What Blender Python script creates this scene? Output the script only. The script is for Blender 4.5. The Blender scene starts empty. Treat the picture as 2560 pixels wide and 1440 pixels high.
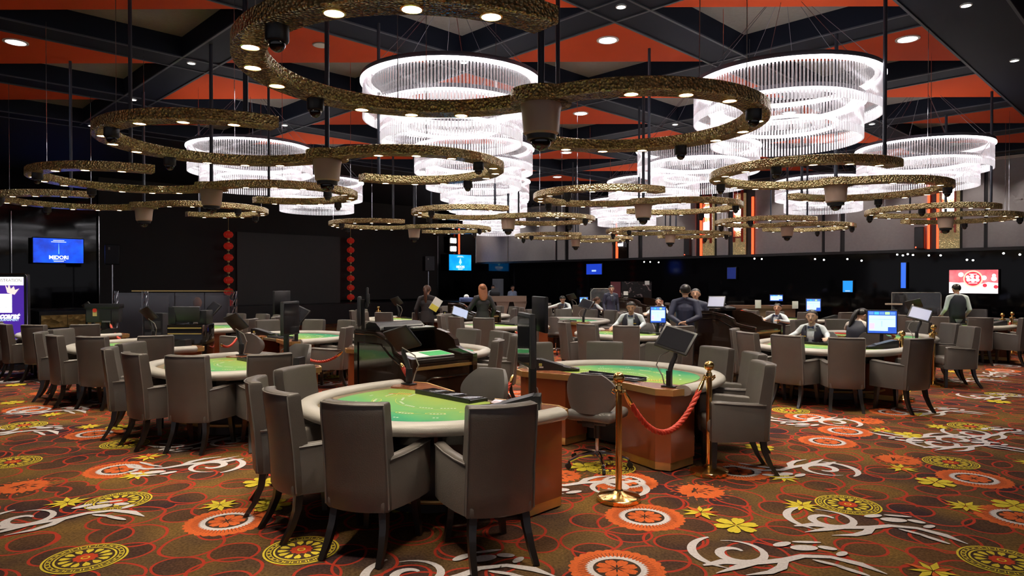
import bpy, bmesh, math, random
import numpy as np
from mathutils import Vector, Matrix, Euler
random.seed(7)
PI = math.pi
scene = bpy.context.scene
C = scene.collection

# ------------------------------------------------------------------ camera, world, exposure
CAMH, HOR, VPX, FPX = 1.72, 703.0, 1297.0, 1706.0
cam_d = bpy.data.cameras.new('camera'); cam_d.sensor_width = 36; cam_d.lens = 24.0
cam_d.clip_start = 0.05; cam_d.clip_end = 200
cam = bpy.data.objects.new('camera', cam_d); C.objects.link(cam)
cam.location = (0, 0, CAMH)
cam.rotation_euler = (math.radians(90 - 0.57), 0, math.radians(0.57))
scene.camera = cam
world = bpy.data.worlds.new('world'); scene.world = world; world.use_nodes = True
bgn = world.node_tree.nodes.get('Background') or world.node_tree.nodes.new('ShaderNodeBackground')
bgn.inputs[0].default_value = (0.80, 0.78, 0.85, 1); bgn.inputs[1].default_value = 0.18
vs = scene.view_settings
vs.view_transform = 'Standard'; vs.look = 'None'; vs.gamma = 1.0; vs.exposure = 0.85
vs.use_curve_mapping = False
cy = scene.cycles
cy.max_bounces = 4; cy.diffuse_bounces = 2; cy.glossy_bounces = 2; cy.transmission_bounces = 2
cy.use_adaptive_sampling = True; cy.adaptive_threshold = 0.12; cy.adaptive_min_samples = 10
cy.transparent_max_bounces = 10; cy.sample_clamp_indirect = 4.0; cy.caustics_reflective = False
cy.caustics_refractive = False; cy.use_denoising = True
LED, GLOW, RODE, SPOT, DOWN = 5.0, 1.5, 0.035, 13.0, 11.0
SPOT_W, DOWN_W = 32.0, 60.0

def px(x, d):                      # photo column + depth -> world X
    return (x - VPX) / FPX * d
def floor_at(x, y):                # photo pixel on the floor -> world (X, Y)
    d = CAMH * FPX / (y - HOR)
    return (px(x, d), d)
def zy(y, d):                      # photo row + depth -> world Z
    return CAMH - (y - HOR) * d / FPX

# ------------------------------------------------------------------ materials
MATS = {}
def mat(name, col, rough=0.5, metal=0.0, emit=None, es=0.0, noise=0.0, nscale=8.0, bump=0.0, bscale=60.0, spec=0.5, coat=0.0, alpha=1.0):
    if name in MATS: return MATS[name]
    m = bpy.data.materials.new(name); m.use_nodes = True; MATS[name] = m
    nt = m.node_tree; b = nt.nodes['Principled BSDF']
    b.inputs['Base Color'].default_value = (*col, 1)
    b.inputs['Roughness'].default_value = rough
    b.inputs['Metallic'].default_value = metal
    b.inputs['Specular IOR Level'].default_value = spec
    b.inputs['Coat Weight'].default_value = coat
    if alpha < 1: b.inputs['Alpha'].default_value = alpha
    if emit:
        b.inputs['Emission Color'].default_value = (*emit, 1); b.inputs['Emission Strength'].default_value = es
    if noise or bump:
        tc = nt.nodes.new('ShaderNodeTexCoord')
    if noise:
        n = nt.nodes.new('ShaderNodeTexNoise'); n.inputs['Scale'].default_value = nscale; n.inputs['Detail'].default_value = 3
        nt.links.new(tc.outputs['Object'], n.inputs['Vector'])
        mx = nt.nodes.new('ShaderNodeMix'); mx.data_type = 'RGBA'
        mx.inputs[6].default_value = (*[c * (1 - noise) for c in col], 1)
        mx.inputs[7].default_value = (*[min(1, c * (1 + noise)) for c in col], 1)
        nt.links.new(n.outputs[0], mx.inputs[0]); nt.links.new(mx.outputs[2], b.inputs['Base Color'])
    if bump:
        n2 = nt.nodes.new('ShaderNodeTexNoise'); n2.inputs['Scale'].default_value = bscale
        nt.links.new(tc.outputs['Object'], n2.inputs['Vector'])
        bp = nt.nodes.new('ShaderNodeBump'); bp.inputs['Strength'].default_value = bump; bp.inputs['Distance'].default_value = 0.01
        nt.links.new(n2.outputs[0], bp.inputs['Height']); nt.links.new(bp.outputs[0], b.inputs['Normal'])
    return m

def wood(name, c1, c2, scale=(2, 18, 18), rough=0.3, coat=0.3):
    if name in MATS: return MATS[name]
    m = mat(name, c1, rough, coat=coat); nt = m.node_tree; b = nt.nodes['Principled BSDF']
    tc = nt.nodes.new('ShaderNodeTexCoord'); mp = nt.nodes.new('ShaderNodeMapping'); mp.inputs['Scale'].default_value = scale
    n = nt.nodes.new('ShaderNodeTexNoise'); n.inputs['Scale'].default_value = 1.5; n.inputs['Detail'].default_value = 6
    mx = nt.nodes.new('ShaderNodeMix'); mx.data_type = 'RGBA'
    mx.inputs[6].default_value = (*c1, 1); mx.inputs[7].default_value = (*c2, 1)
    nt.links.new(tc.outputs['Object'], mp.inputs[0]); nt.links.new(mp.outputs[0], n.inputs['Vector'])
    nt.links.new(n.outputs[0], mx.inputs[0]); nt.links.new(mx.outputs[2], b.inputs['Base Color'])
    return m

def hammered(name, col, scale=38.0, rough=0.2, strength=0.9, emit=0.0):
    if name in MATS: return MATS[name]
    m = mat(name, col, rough, 0.65); nt = m.node_tree; b = nt.nodes['Principled BSDF']
    tc = nt.nodes.new('ShaderNodeTexCoord'); v = nt.nodes.new('ShaderNodeTexVoronoi'); v.inputs['Scale'].default_value = scale
    nt.links.new(tc.outputs['Object'], v.inputs['Vector'])
    bp = nt.nodes.new('ShaderNodeBump'); bp.inputs['Strength'].default_value = strength; bp.inputs['Distance'].default_value = 0.05
    nt.links.new(v.outputs['Distance'], bp.inputs['Height']); nt.links.new(bp.outputs[0], b.inputs['Normal'])
    rp = nt.nodes.new('ShaderNodeValToRGB'); rp.color_ramp.elements[0].color = (*[c * 0.6 for c in col], 1); rp.color_ramp.elements[1].color = (*[min(1, c * 1.25) for c in col], 1)
    nt.links.new(v.outputs['Color'], rp.inputs[0]); nt.links.new(rp.outputs[0], b.inputs['Base Color'])
    if emit:
        b.inputs['Emission Color'].default_value = (*col, 1); b.inputs['Emission Strength'].default_value = emit
    return m

def glassy(name, tint, clear=0.8, gloss=0.15, white=0.0, rough=0.05, emit=0.0, ecol=(1, 1, 1)):
    if name in MATS: return MATS[name]
    m = bpy.data.materials.new(name); m.use_nodes = True; MATS[name] = m
    nt = m.node_tree; nt.nodes.clear()
    out = nt.nodes.new('ShaderNodeOutputMaterial')
    t = nt.nodes.new('ShaderNodeBsdfTransparent'); t.inputs[0].default_value = (*tint, 1)
    g = nt.nodes.new('ShaderNodeBsdfGlossy'); g.inputs['Roughness'].default_value = rough; g.inputs['Color'].default_value = (0.9, 0.9, 0.9, 1)
    d = nt.nodes.new('ShaderNodeBsdfTranslucent'); d.inputs[0].default_value = (0.85, 0.83, 0.85, 1)
    d2 = nt.nodes.new('ShaderNodeBsdfDiffuse'); d2.inputs[0].default_value = (0.85, 0.83, 0.85, 1)
    dm = nt.nodes.new('ShaderNodeMixShader'); dm.inputs[0].default_value = 0.5
    nt.links.new(d.outputs[0], dm.inputs[1]); nt.links.new(d2.outputs[0], dm.inputs[2])
    s1 = nt.nodes.new('ShaderNodeMixShader'); s1.inputs[0].default_value = gloss / max(1e-3, gloss + white)
    nt.links.new(dm.outputs[0], s1.inputs[1]); nt.links.new(g.outputs[0], s1.inputs[2])
    s2 = nt.nodes.new('ShaderNodeMixShader'); s2.inputs[0].default_value = 1 - clear
    nt.links.new(t.outputs[0], s2.inputs[1]); nt.links.new(s1.outputs[0], s2.inputs[2])
    last = s2.outputs[0]
    if emit:
        e = nt.nodes.new('ShaderNodeEmission'); e.inputs[0].default_value = (*ecol, 1); e.inputs[1].default_value = emit
        ad = nt.nodes.new('ShaderNodeAddShader'); nt.links.new(last, ad.inputs[0]); nt.links.new(e.outputs[0], ad.inputs[1]); last = ad.outputs[0]
    nt.links.new(last, out.inputs[0])
    return m

def spot_light(name, watts, col, ang, blend, rad):
    l = bpy.data.lights.new(name, 'SPOT'); l.energy = watts; l.color = col; l.spot_size = math.radians(ang); l.spot_blend = blend; l.shadow_soft_size = rad
    return l
def emis(name, col, s):
    return mat(name, (0.02, 0.02, 0.02), 0.4, 0, col, s)

def leather(name, col):
    return mat(name, col, 0.36, noise=0.16, nscale=5, bump=0.12, bscale=140, spec=0.5)

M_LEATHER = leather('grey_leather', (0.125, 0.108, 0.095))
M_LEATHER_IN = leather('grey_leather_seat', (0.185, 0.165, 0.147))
M_PIPE = mat('piping_leather', (0.20, 0.185, 0.17), 0.35, noise=0.1)
M_LEG = wood('espresso_wood', (0.010, 0.007, 0.006), (0.022, 0.016, 0.013))
M_RAIL = leather('rail_vinyl', (0.46, 0.43, 0.385))
M_BORDER = mat('border_cloth', (0.20, 0.145, 0.085), 0.8, noise=0.25, nscale=60)
M_CHERRY = wood('cherry_wood', (0.26, 0.058, 0.017), (0.36, 0.095, 0.030), (2, 2, 0.35))
M_DECK = wood('cherry_deck', (0.27, 0.085, 0.035), (0.36, 0.13, 0.06), (3, 14, 14), 0.22)
M_BRASS = mat('brass', (0.86, 0.58, 0.22), 0.16, 1.0, noise=0.08)
M_BRASS_SATIN = mat('satin_brass', (0.82, 0.56, 0.22), 0.38, 0.9, noise=0.12)
M_CHROME = mat('chrome', (0.75, 0.75, 0.77), 0.12, 1.0, noise=0.05)
M_BLACK = mat('black_plastic', (0.012, 0.012, 0.014), 0.38, noise=0.2)
M_BLACK2 = mat('dark_grey_plastic', (0.035, 0.036, 0.04), 0.42, noise=0.2)
M_GLOSSBLK = mat('gloss_black_lacquer', (0.012, 0.008, 0.006), 0.10, coat=0.6, noise=0.2)
M_DARKWOOD = wood('dark_lacquered_wood', (0.016, 0.008, 0.005), (0.032, 0.016, 0.010), (3, 3, 16), 0.16, 0.6)
M_SCREENOFF = mat('dark_screen', (0.02, 0.02, 0.025), 0.06, noise=0.1)
M_WHITE = mat('white_paint', (0.75, 0.74, 0.72), 0.5, noise=0.05)
M_PAPER = mat('white_paper', (0.80, 0.80, 0.78), 0.7, noise=0.04)
M_ROPE = mat('red_rope', (0.60, 0.055, 0.03), 0.55, noise=0.25, nscale=30)
M_CABLE = mat('grey_cable', (0.30, 0.28, 0.26), 0.5, noise=0.1)
M_GOLDHAM = hammered('hammered_gold', (0.98, 0.69, 0.33), 46, 0.15, 1.0)
M_POLE = mat('dark_pole_paint', (0.030, 0.034, 0.05), 0.45, noise=0.2)

# ------------------------------------------------------------------ geometry helpers
class G:
    def __init__(s): s.bm = bmesh.new(); s.mi = 0
    def _t(s, vs_, M): bmesh.ops.transform(s.bm, matrix=M, verts=vs_)
    def m(s, i): s.mi = i; return s
    def _mark(s, faces):
        for f in faces: f.material_index = s.mi
    def box(s, size, loc=(0, 0, 0), rot=None, r=0.0, seg=2):
        g = bmesh.ops.create_cube(s.bm, size=1.0); v = g['verts']
        s._t(v, Matrix.Diagonal((*size, 1)))
        fs = list({f for x in v for f in x.link_faces})
        if r > 0:
            es = list({e for x in v for e in x.link_edges})
            b = bmesh.ops.bevel(s.bm, geom=es, offset=min(r, min(size) * 0.49), segments=seg, profile=0.5, affect='EDGES')
            fs = [f for f in b['faces']]; allv = set()
            for f in fs: allv.update(f.verts)
            stack = list(allv)
            while stack:
                x = stack.pop()
                for e in x.link_edges:
                    o = e.other_vert(x)
                    if o not in allv: allv.add(o); stack.append(o)
            v = list(allv); fs = list({f for x in v for f in x.link_faces})
        Mx = Matrix.Translation(loc)
        if rot is not None: Mx = Mx @ Euler(rot).to_matrix().to_4x4()
        s._t(v, Mx); s._mark(fs); return s
    def ring_loft(s, rings, cap0=True, cap1=True, closed=True):
        R = [[s.bm.verts.new(p) for p in r] for r in rings]; n = len(R[0]); fs = []
        for a, b in zip(R[:-1], R[1:]):
            for i in range(n if closed else n - 1):
                j = (i + 1) % n
                try: fs.append(s.bm.faces.new((a[i], a[j], b[j], b[i])))
                except ValueError: pass
        if cap0: fs.append(s.bm.faces.new(list(reversed(R[0]))))
        if cap1: fs.append(s.bm.faces.new(R[-1]))
        s._mark(fs); return s
    def lathe(s, prof, n=24, loc=(0, 0, 0), rot=None, cap=True):
        Mx = Matrix.Translation(loc)
        if rot is not None: Mx = Mx @ Euler(rot).to_matrix().to_4x4()
        rings = [[Mx @ Vector((max(r, 1e-4) * math.cos(2 * PI * i / n), max(r, 1e-4) * math.sin(2 * PI * i / n), z)) for i in range(n)] for r, z in prof]
        return s.ring_loft(rings, cap, cap)
    def cyl(s, r, h, loc=(0, 0, 0), rot=None, n=16, r2=None):
        return s.lathe([(r, -h / 2), (r if r2 is None else r2, h / 2)], n, loc, rot)
    def tube(s, pts, rad, n=8, cap=True, closed=False):
        pts = [Vector(p) for p in pts]; rings = []; N = len(pts); up = Vector((0, 0, 1)); prev = None
        for i, p in enumerate(pts):
            if closed: t = pts[(i + 1) % N] - pts[i - 1]
            else: t = pts[min(i + 1, N - 1)] - pts[max(i - 1, 0)]
            t = t.normalized() if t.length > 1e-9 else Vector((0, 0, 1))
            if prev is None:
                a = up if abs(t.z) < 0.95 else Vector((1, 0, 0)); x = t.cross(a).normalized()
            else:
                x = prev - t * prev.dot(t); x = x.normalized() if x.length > 1e-6 else t.orthogonal().normalized()
            prev = x; y = t.cross(x); r = rad[i] if isinstance(rad, (list, tuple)) else rad
            rings.append([p + (x * math.cos(2 * PI * k / n) + y * math.sin(2 * PI * k / n)) * r for k in range(n)])
        if closed: rings.append(rings[0]); cap = False
        return s.ring_loft(rings, cap, cap)
    def sphere(s, r, loc=(0, 0, 0), sc=(1, 1, 1), n=16, m=10, rot=None):
        Mx = Matrix.Translation(loc)
        if rot is not None: Mx = Mx @ Euler(rot).to_matrix().to_4x4()
        rings = []
        for j in range(m + 1):
            a = -PI / 2 + PI * j / m; a = max(-PI / 2 + 0.02, min(PI / 2 - 0.02, a))
            rings.append([Mx @ Vector((r * sc[0] * math.cos(a) * math.cos(2 * PI * i / n), r * sc[1] * math.cos(a) * math.sin(2 * PI * i / n), r * sc[2] * math.sin(a))) for i in range(n)])
        return s.ring_loft(rings)
    def poly(s, pts, z=0.0):
        f = s.bm.faces.new([s.bm.verts.new((p[0], p[1], z) if len(p) == 2 else p) for p in pts]); s._mark([f]); return s
    def prism(s, pts, z0, z1):
        return s.ring_loft([[Vector((x, y, z0)) for x, y in pts], [Vector((x, y, z1)) for x, y in pts]])
    def stroke(s, pts, w, z=0.0):
        N = len(pts); L = []; R = []
        for i, (x, y) in enumerate(pts):
            x0, y0 = pts[max(i - 1, 0)]; x1, y1 = pts[min(i + 1, N - 1)]
            dx, dy = x1 - x0, y1 - y0; l = math.hypot(dx, dy) or 1; ww = w[i] if isinstance(w, (list, tuple)) else w
            L.append(s.bm.verts.new((x - dy / l * ww / 2, y + dx / l * ww / 2, z))); R.append(s.bm.verts.new((x + dy / l * ww / 2, y - dx / l * ww / 2, z)))
        fs = [s.bm.faces.new((R[i], R[i + 1], L[i + 1], L[i])) for i in range(N - 1)]
        s._mark(fs); return s
    def mesh(s, name, mats, smooth=True, angle=38):
        me = bpy.data.meshes.new(name)
        bmesh.ops.recalc_face_normals(s.bm, faces=s.bm.faces) if smooth is not None else None
        s.bm.to_mesh(me); s.bm.free()
        for m_ in (mats if isinstance(mats, (list, tuple)) else [mats]): me.materials.append(m_)
        if smooth:
            me.polygons.foreach_set('use_smooth', [True] * len(me.polygons)); me.set_sharp_from_angle(angle=math.radians(angle))
        return me
    def obj(s, name, mats, parent=None, loc=(0, 0, 0), rot=(0, 0, 0), smooth=True, angle=38):
        return mobj(name, s.mesh(name, mats, smooth, angle), parent, loc, rot)

def mobj(name, me, parent=None, loc=(0, 0, 0), rot=(0, 0, 0)):
    o = bpy.data.objects.new(name, me); C.objects.link(o); o.parent = parent
    o.location = loc; o.rotation_euler = rot; return o
def tag(o, label, cat, group=None):
    o['label'] = label; o['category'] = cat
    if group: o['group'] = group
    return o
def thing(name, label, cat, loc=(0, 0, 0), rz=0.0, group=None):
    o = bpy.data.objects.new(name, None); C.objects.link(o); o.empty_display_size = 0.1
    o.location = loc; o.rotation_euler = (0, 0, rz); return tag(o, label, cat, group)
def struct(o): o['kind'] = 'structure'; return o
def copy_tree(o, parent=None):
    c = o.copy(); C.objects.link(c); c.parent = parent
    for ch in list(o.children): copy_tree(ch, c)
    return c
def place(o, loc, rz, label, group=None):
    o.location = loc; o.rotation_euler = (0, 0, rz); o['label'] = label
    if group: o['group'] = group
    return o
def text_mesh(name, txt, size, m, parent, loc, rot, align='CENTER', extrude=0.0, italic=0.0, bold=0.0):
    cu = bpy.data.curves.new(name, 'FONT'); cu.body = txt; cu.size = size; cu.align_x = align; cu.align_y = 'CENTER'
    cu.extrude = extrude; cu.shear = italic; cu.offset = bold; cu.resolution_u = 3
    t = bpy.data.objects.new(name + '_tmp', cu); C.objects.link(t)
    me = bpy.data.meshes.new_from_object(t.evaluated_get(bpy.context.evaluated_depsgraph_get()))
    bpy.data.objects.remove(t); me.name = name
    me.materials.clear(); me.materials.append(m)
    return mobj(name, me, parent, loc, rot)
ORD = ['first', 'second', 'third', 'fourth', 'fifth', 'sixth', 'seventh', 'eighth', 'ninth', 'tenth', 'eleventh', 'twelfth', 'thirteenth', 'fourteenth']

# ================================================================== SETTING
CW, CL = 32.7, 37.1                 # right wall x+y=CW, left wall y-x=CL
S2 = math.sqrt(0.5)
HB, HG = 3.50 + CAMH, 3.80 + CAMH   # beam underside, recessed ceiling
CELL = 4.36
def wr(p):                          # photo column -> point on right wall
    t = (p - VPX) / FPX; y = CW / (1 + t); return (t * y, y)
def wl(p):
    t = (p - VPX) / FPX; y = CL / (1 - t); return (t * y, y)

# ---- floor
def carpet_mat():
    m = bpy.data.materials.new('patterned_carpet'); m.use_nodes = True; nt = m.node_tree; b = nt.nodes['Principled BSDF']
    N = nt.nodes.new; L = nt.links.new
    tc = N('ShaderNodeTexCoord')
    warp = N('ShaderNodeTexNoise'); warp.inputs['Scale'].default_value = 1.3
    L(tc.outputs['Object'], warp.inputs['Vector'])
    wm = N('ShaderNodeVectorMath'); wm.operation = 'MULTIPLY_ADD'; wm.inputs[1].default_value = (0.16, 0.16, 0)
    L(warp.outputs['Color'], wm.inputs[0]); L(tc.outputs['Object'], wm.inputs[2])
    def ring(scale, rad, w, rnd, off):
        mp = N('ShaderNodeMapping'); mp.inputs['Location'].default_value = off; mp.inputs['Rotation'].default_value = (0, 0, 0.6)
        L(wm.outputs[0], mp.inputs[0])
        v = N('ShaderNodeTexVoronoi'); v.voronoi_dimensions = '2D'; v.inputs['Scale'].default_value = scale; v.inputs['Randomness'].default_value = rnd
        L(mp.outputs[0], v.inputs['Vector'])
        a = N('ShaderNodeMath'); a.operation = 'SUBTRACT'; a.inputs[1].default_value = rad; L(v.outputs['Distance'], a.inputs[0])
        c = N('ShaderNodeMath'); c.operation = 'ABSOLUTE'; L(a.outputs[0], c.inputs[0])
        d = N('ShaderNodeMath'); d.operation = 'LESS_THAN'; d.inputs[1].default_value = w; L(c.outputs[0], d.inputs[0])
        return d.outputs[0], v.outputs['Distance']
    r1, d1 = ring(2.0, 0.40, 0.020, 0.5, (0.3, 0.1, 0))
    r2, d2 = ring(2.5, 0.37, 0.022, 0.6, (7.7, 3.4, 0))
    mxr = N('ShaderNodeMath'); mxr.operation = 'MAXIMUM'; L(r1, mxr.inputs[0]); L(r2, mxr.inputs[1])
    big = N('ShaderNodeTexNoise'); big.inputs['Scale'].default_value = 1.1; big.inputs['Detail'].default_value = 3; L(tc.outputs['Object'], big.inputs['Vector'])
    fine = N('ShaderNodeTexNoise'); fine.inputs['Scale'].default_value = 60; fine.inputs['Detail'].default_value = 4; L(tc.outputs['Object'], fine.inputs['Vector'])
    rp = N('ShaderNodeValToRGB'); e = rp.color_ramp.elements
    e[0].position = 0.36; e[0].color = (0.074, 0.042, 0.032, 1); e[1].position = 0.62; e[1].color = (0.215, 0.118, 0.030, 1)
    L(big.outputs[0], rp.inputs[0])
    inside = N('ShaderNodeMath'); inside.operation = 'LESS_THAN'; inside.inputs[1].default_value = 0.36; L(d2, inside.inputs[0])
    m0 = N('ShaderNodeMix'); m0.data_type = 'RGBA'; m0.blend_type = 'MULTIPLY'; m0.inputs[7].default_value = (0.62, 0.55, 0.85, 1)
    L(inside.outputs[0], m0.inputs[0]); L(rp.outputs[0], m0.inputs[6])
    fr = N('ShaderNodeValToRGB'); fr.color_ramp.elements[0].position = 0.3; fr.color_ramp.elements[0].color = (0.55, 0.55, 0.55, 1); fr.color_ramp.elements[1].position = 0.7; fr.color_ramp.elements[1].color = (1.35, 1.35, 1.35, 1)
    L(fine.outputs[0], fr.inputs[0])
    m1 = N('ShaderNodeMix'); m1.data_type = 'RGBA'; m1.blend_type = 'MULTIPLY'; m1.inputs[0].default_value = 1; L(m0.outputs[2], m1.inputs[6]); L(fr.outputs[0], m1.inputs[7])
    m2 = N('ShaderNodeMix'); m2.data_type = 'RGBA'; m2.inputs[7].default_value = (0.46, 0.045, 0.024, 1)
    L(mxr.outputs[0], m2.inputs[0]); L(m1.outputs[2], m2.inputs[6]); L(m2.outputs[2], b.inputs['Base Color'])
    b.inputs['Roughness'].default_value = 0.95; b.inputs['Specular IOR Level'].default_value = 0.1
    bp = N('ShaderNodeBump'); bp.inputs['Strength'].default_value = 0.25; bp.inputs['Distance'].default_value = 0.01
    L(fine.outputs[0], bp.inputs['Height']); L(bp.outputs[0], b.inputs['Normal'])
    return m
A_ = ((CW - CL) / 2, (CW + CL) / 2)      # far corner of the room
nearR = (CW + 6, -6.0); nearL = (-CL - 6, -6.0)
floor = struct(G().poly([(-43, -6), (38.7, -6), A_]).obj('floor', carpet_mat(), smooth=False))

# ---- ceiling: dark beams on a 45 degree lattice, red and grey triangular panels between
M_BEAM = mat('beam_black', (0.009, 0.012, 0.024), 0.7, noise=0.15, nscale=1.5, spec=0.2)
M_BEAMEDGE = mat('beam_edge_strip', (0.06, 0.065, 0.085), 0.6, noise=0.1)
M_RED = mat('red_ceiling_panel', (0.66, 0.080, 0.020), 0.8, noise=0.06, nscale=1.2, spec=0.15)
M_GREYC = mat('grey_ceiling_plaster', (0.26, 0.235, 0.22), 0.85, noise=0.14, nscale=22, bump=0.2, bscale=40)
ceil = struct(G().box((90, 60, 0.1), (0, 16, HG + 0.05)).obj('ceiling', M_GREYC, smooth=False))
CX0, CY0 = -0.88, 8.85
KA, KB = -25.0, -3.19                     # lattice limits in x-y
beam_lines_u = [CX0 - CY0 + CELL / 2 + CELL * k for k in range(-4, 2)]   # x-y = const
beam_lines_v = [CX0 + CY0 + CELL / 2 + CELL * k for k in range(-2, 6)]   # x+y = const
beam_lines_u = [c for c in beam_lines_u if KA - 0.6 < c < KB + 0.6]
VMAX = 31.9
def beam_mesh(L, w):
    g = G(); g.box((L, w, HG - HB), (0, 0, 0)); return g
nb = 0
def add_beam(x, y, L, w, ang, nm='ceiling_beam'):
    o = G().box((L, w, HG - HB)).obj(nm, M_BEAM, ceil, (x, y, (HG + HB) / 2), (0, 0, ang), smooth=False)
    for sgn in (-1, 1):
        G().box((L, 0.035, 0.02)).obj('edge_strip', M_BEAMEDGE, o, (0, sgn * (w / 2 - 0.0175), -(HG - HB) / 2 - 0.008), smooth=False)
    return o
BWID = 0.60
for c in beam_lines_u:                     # run along (1,1)
    v0, v1 = beam_lines_v[0], VMAX
    mx, my = ((v0 + v1) / 2 + c) / 2, ((v0 + v1) / 2 - c) / 2
    add_beam(mx, my, (v1 - v0) * S2, BWID * (1.7 if c > -4 else 1), PI / 4)
for c in beam_lines_v:
    u0, u1 = KA, KB - 0.70
    um = (u0 + u1) / 2
    o = add_beam((c + um) / 2, (c - um) / 2, (u1 - u0) * S2, BWID, -PI / 4)
    o.location.z += 0.003
# red panels: near triangle of every cell, lower than the grey recess
tri = (CELL / 2) - BWID * S2 * 0.9
red_me = G().prism([(-tri, 0), (0, -tri), (tri, 0)], 0, 0.05).mesh('red_panel', M_RED, False)
CELLS = []
for i in range(-6, 8):
    for j in range(-3, 12):
        if (i + j) % 2: continue
        x, y = CX0 + i * CELL / 2, CY0 + j * CELL / 2
        if not (KA < x - y < KB and beam_lines_v[0] < x + y < VMAX): continue
        CELLS.append((x, y, i, j)); mobj('red_panel', red_me, ceil, (x, y, HB + 0.03))
# dark low ceiling on the left of the lattice, plain ceiling on the right of the main beam
M_DARKC = mat('black_ceiling_paint', (0.008, 0.008, 0.009), 0.7, noise=0.2)
uc = (KA - 0.4 - 45) / 2
G().box((80, (45 + KA - 0.4) * S2, 0.2)).obj('dark_ceiling_field', M_DARKC, ceil, ((20 + uc) / 2, (20 - uc) / 2, HB + 0.1), (0, 0, PI / 4), smooth=False)
G().box((60, 0.5, 0.3)).obj('ceiling_fascia', M_DARKC, ceil, ((VMAX + -14) / 2, (VMAX + 14) / 2, HB + 0.15), (0, 0, -PI / 4), smooth=False)
# ---- ceiling downlights
def downlight_mesh(r):
    g = G(); g.lathe([(r * 1.25, 0), (r * 1.25, -0.012), (r, -0.015), (r * 0.98, 0)], 20, cap=False); return g.mesh('trim_ring', M_WHITE)
dl_trim = downlight_mesh(0.13)
M_DOWN = emis('downlight_led', (0.80, 0.84, 1.0), DOWN)
dl_lamp = G().lathe([(0.125, -0.010), (0.06, -0.016)], 20).mesh('lamp_disc', M_DOWN)
sl_trim = downlight_mesh(0.055); sl_lamp = G().lathe([(0.052, -0.010), (0.02, -0.016)], 14).mesh('lamp_disc', emis('small_spot_led', (1.0, 0.97, 0.92), DOWN))
DL_L = spot_light('downlight_beam', DOWN_W, (0.86, 0.89, 1.0), 110, 0.9, 0.10)
def in_view(x, y, z):
    if y < 1: return False
    u = VPX + x / y * FPX; w = HOR - (z - CAMH) / y * FPX
    return -30 < u < 2590 and -30 < w < 1500
lights = []
for x, y, i, j in CELLS:
    if i % 2 and (i in (1, 3, -3) or (i == -1 and j >= 5)): lights.append((x, y - 1.0))
for k, (x, y) in enumerate(sorted([l for l in lights if in_view(l[0], l[1], HB)], key=lambda l: (round(l[1], 1), l[0]))):
    t = thing('ceiling_downlight', '', 'downlight', (x, y, HB + 0.03), 0, 'round downlights in the red panels')
    mobj('trim_ring', dl_trim, t); mobj('lamp_disc', dl_lamp, t); mobj('beam_light', DL_L, t, (0, 0, -0.03))
    t['label'] = 'bright round ceiling downlight in a red triangle, %s nearest to the viewer' % (ORD[k] if k < 14 else '%dth' % (k + 1))
cr = []
for cu in beam_lines_u:
    for cv in beam_lines_v:
        x, y = (cu + cv) / 2, (cv - cu) / 2
        if in_view(x, y, HB) and y < 16: cr.append((x, y))
for k, (x, y) in enumerate(sorted(cr, key=lambda l: (round(l[1], 1), l[0]))):
    t = thing('beam_spotlight', 'small white spotlight where two dark ceiling beams cross, %s nearest' % (ORD[k] if k < 14 else '%dth' % (k + 1)), 'spotlight', (x, y - 0.12, HB - 0.004), 0, 'small spotlights on beam crossings')
    mobj('trim_ring', sl_trim, t); mobj('lamp_disc', sl_lamp, t)

# ---- walls
M_GLOSSWALL = mat('smoked_glass_wall', (0.004, 0.004, 0.005), 0.06, noise=0.3, nscale=0.6, spec=0.35)
M_MATTE = mat('matte_black_wall', (0.034, 0.032, 0.030), 0.75, noise=0.12, nscale=0.8)
M_PANEL = mat('grey_fabric_panel', (0.40, 0.375, 0.385), 0.9, noise=0.10, nscale=14, bump=0.15, bscale=90)
M_FRAME = mat('dark_frame', (0.016, 0.016, 0.018), 0.4, noise=0.2)
PZ = 2.62
RX = (CW + 6.0, -6.0)
def wall_box(nm, p0, p1, z0, z1, m, th, parent=None, off=0.0):
    (x0, y0), (x1, y1) = p0, p1; L = math.hypot(x1 - x0, y1 - y0); a = math.atan2(y1 - y0, x1 - x0)
    nx, ny = -math.sin(a), math.cos(a)       # left of travel
    return G().box((L, th, z1 - z0)).obj(nm, m, parent, ((x0 + x1) / 2 + nx * off, (y0 + y1) / 2 + ny * off, (z0 + z1) / 2), (0, 0, a), smooth=False)
wall_right = struct(wall_box('wall_right', A_, RX, 0, PZ, M_GLOSSWALL, 0.2, None, 0.1))
wr_up = struct(wall_box('wall_right_upper', A_, RX, PZ, HG, M_FRAME, 0.2, None, 0.16))
LX = (-CL - 6, -6.0)
wall_left = struct(wall_box('wall_left', LX, A_, 0, HG, M_GLOSSWALL, 0.2, None, 0.1))
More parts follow.
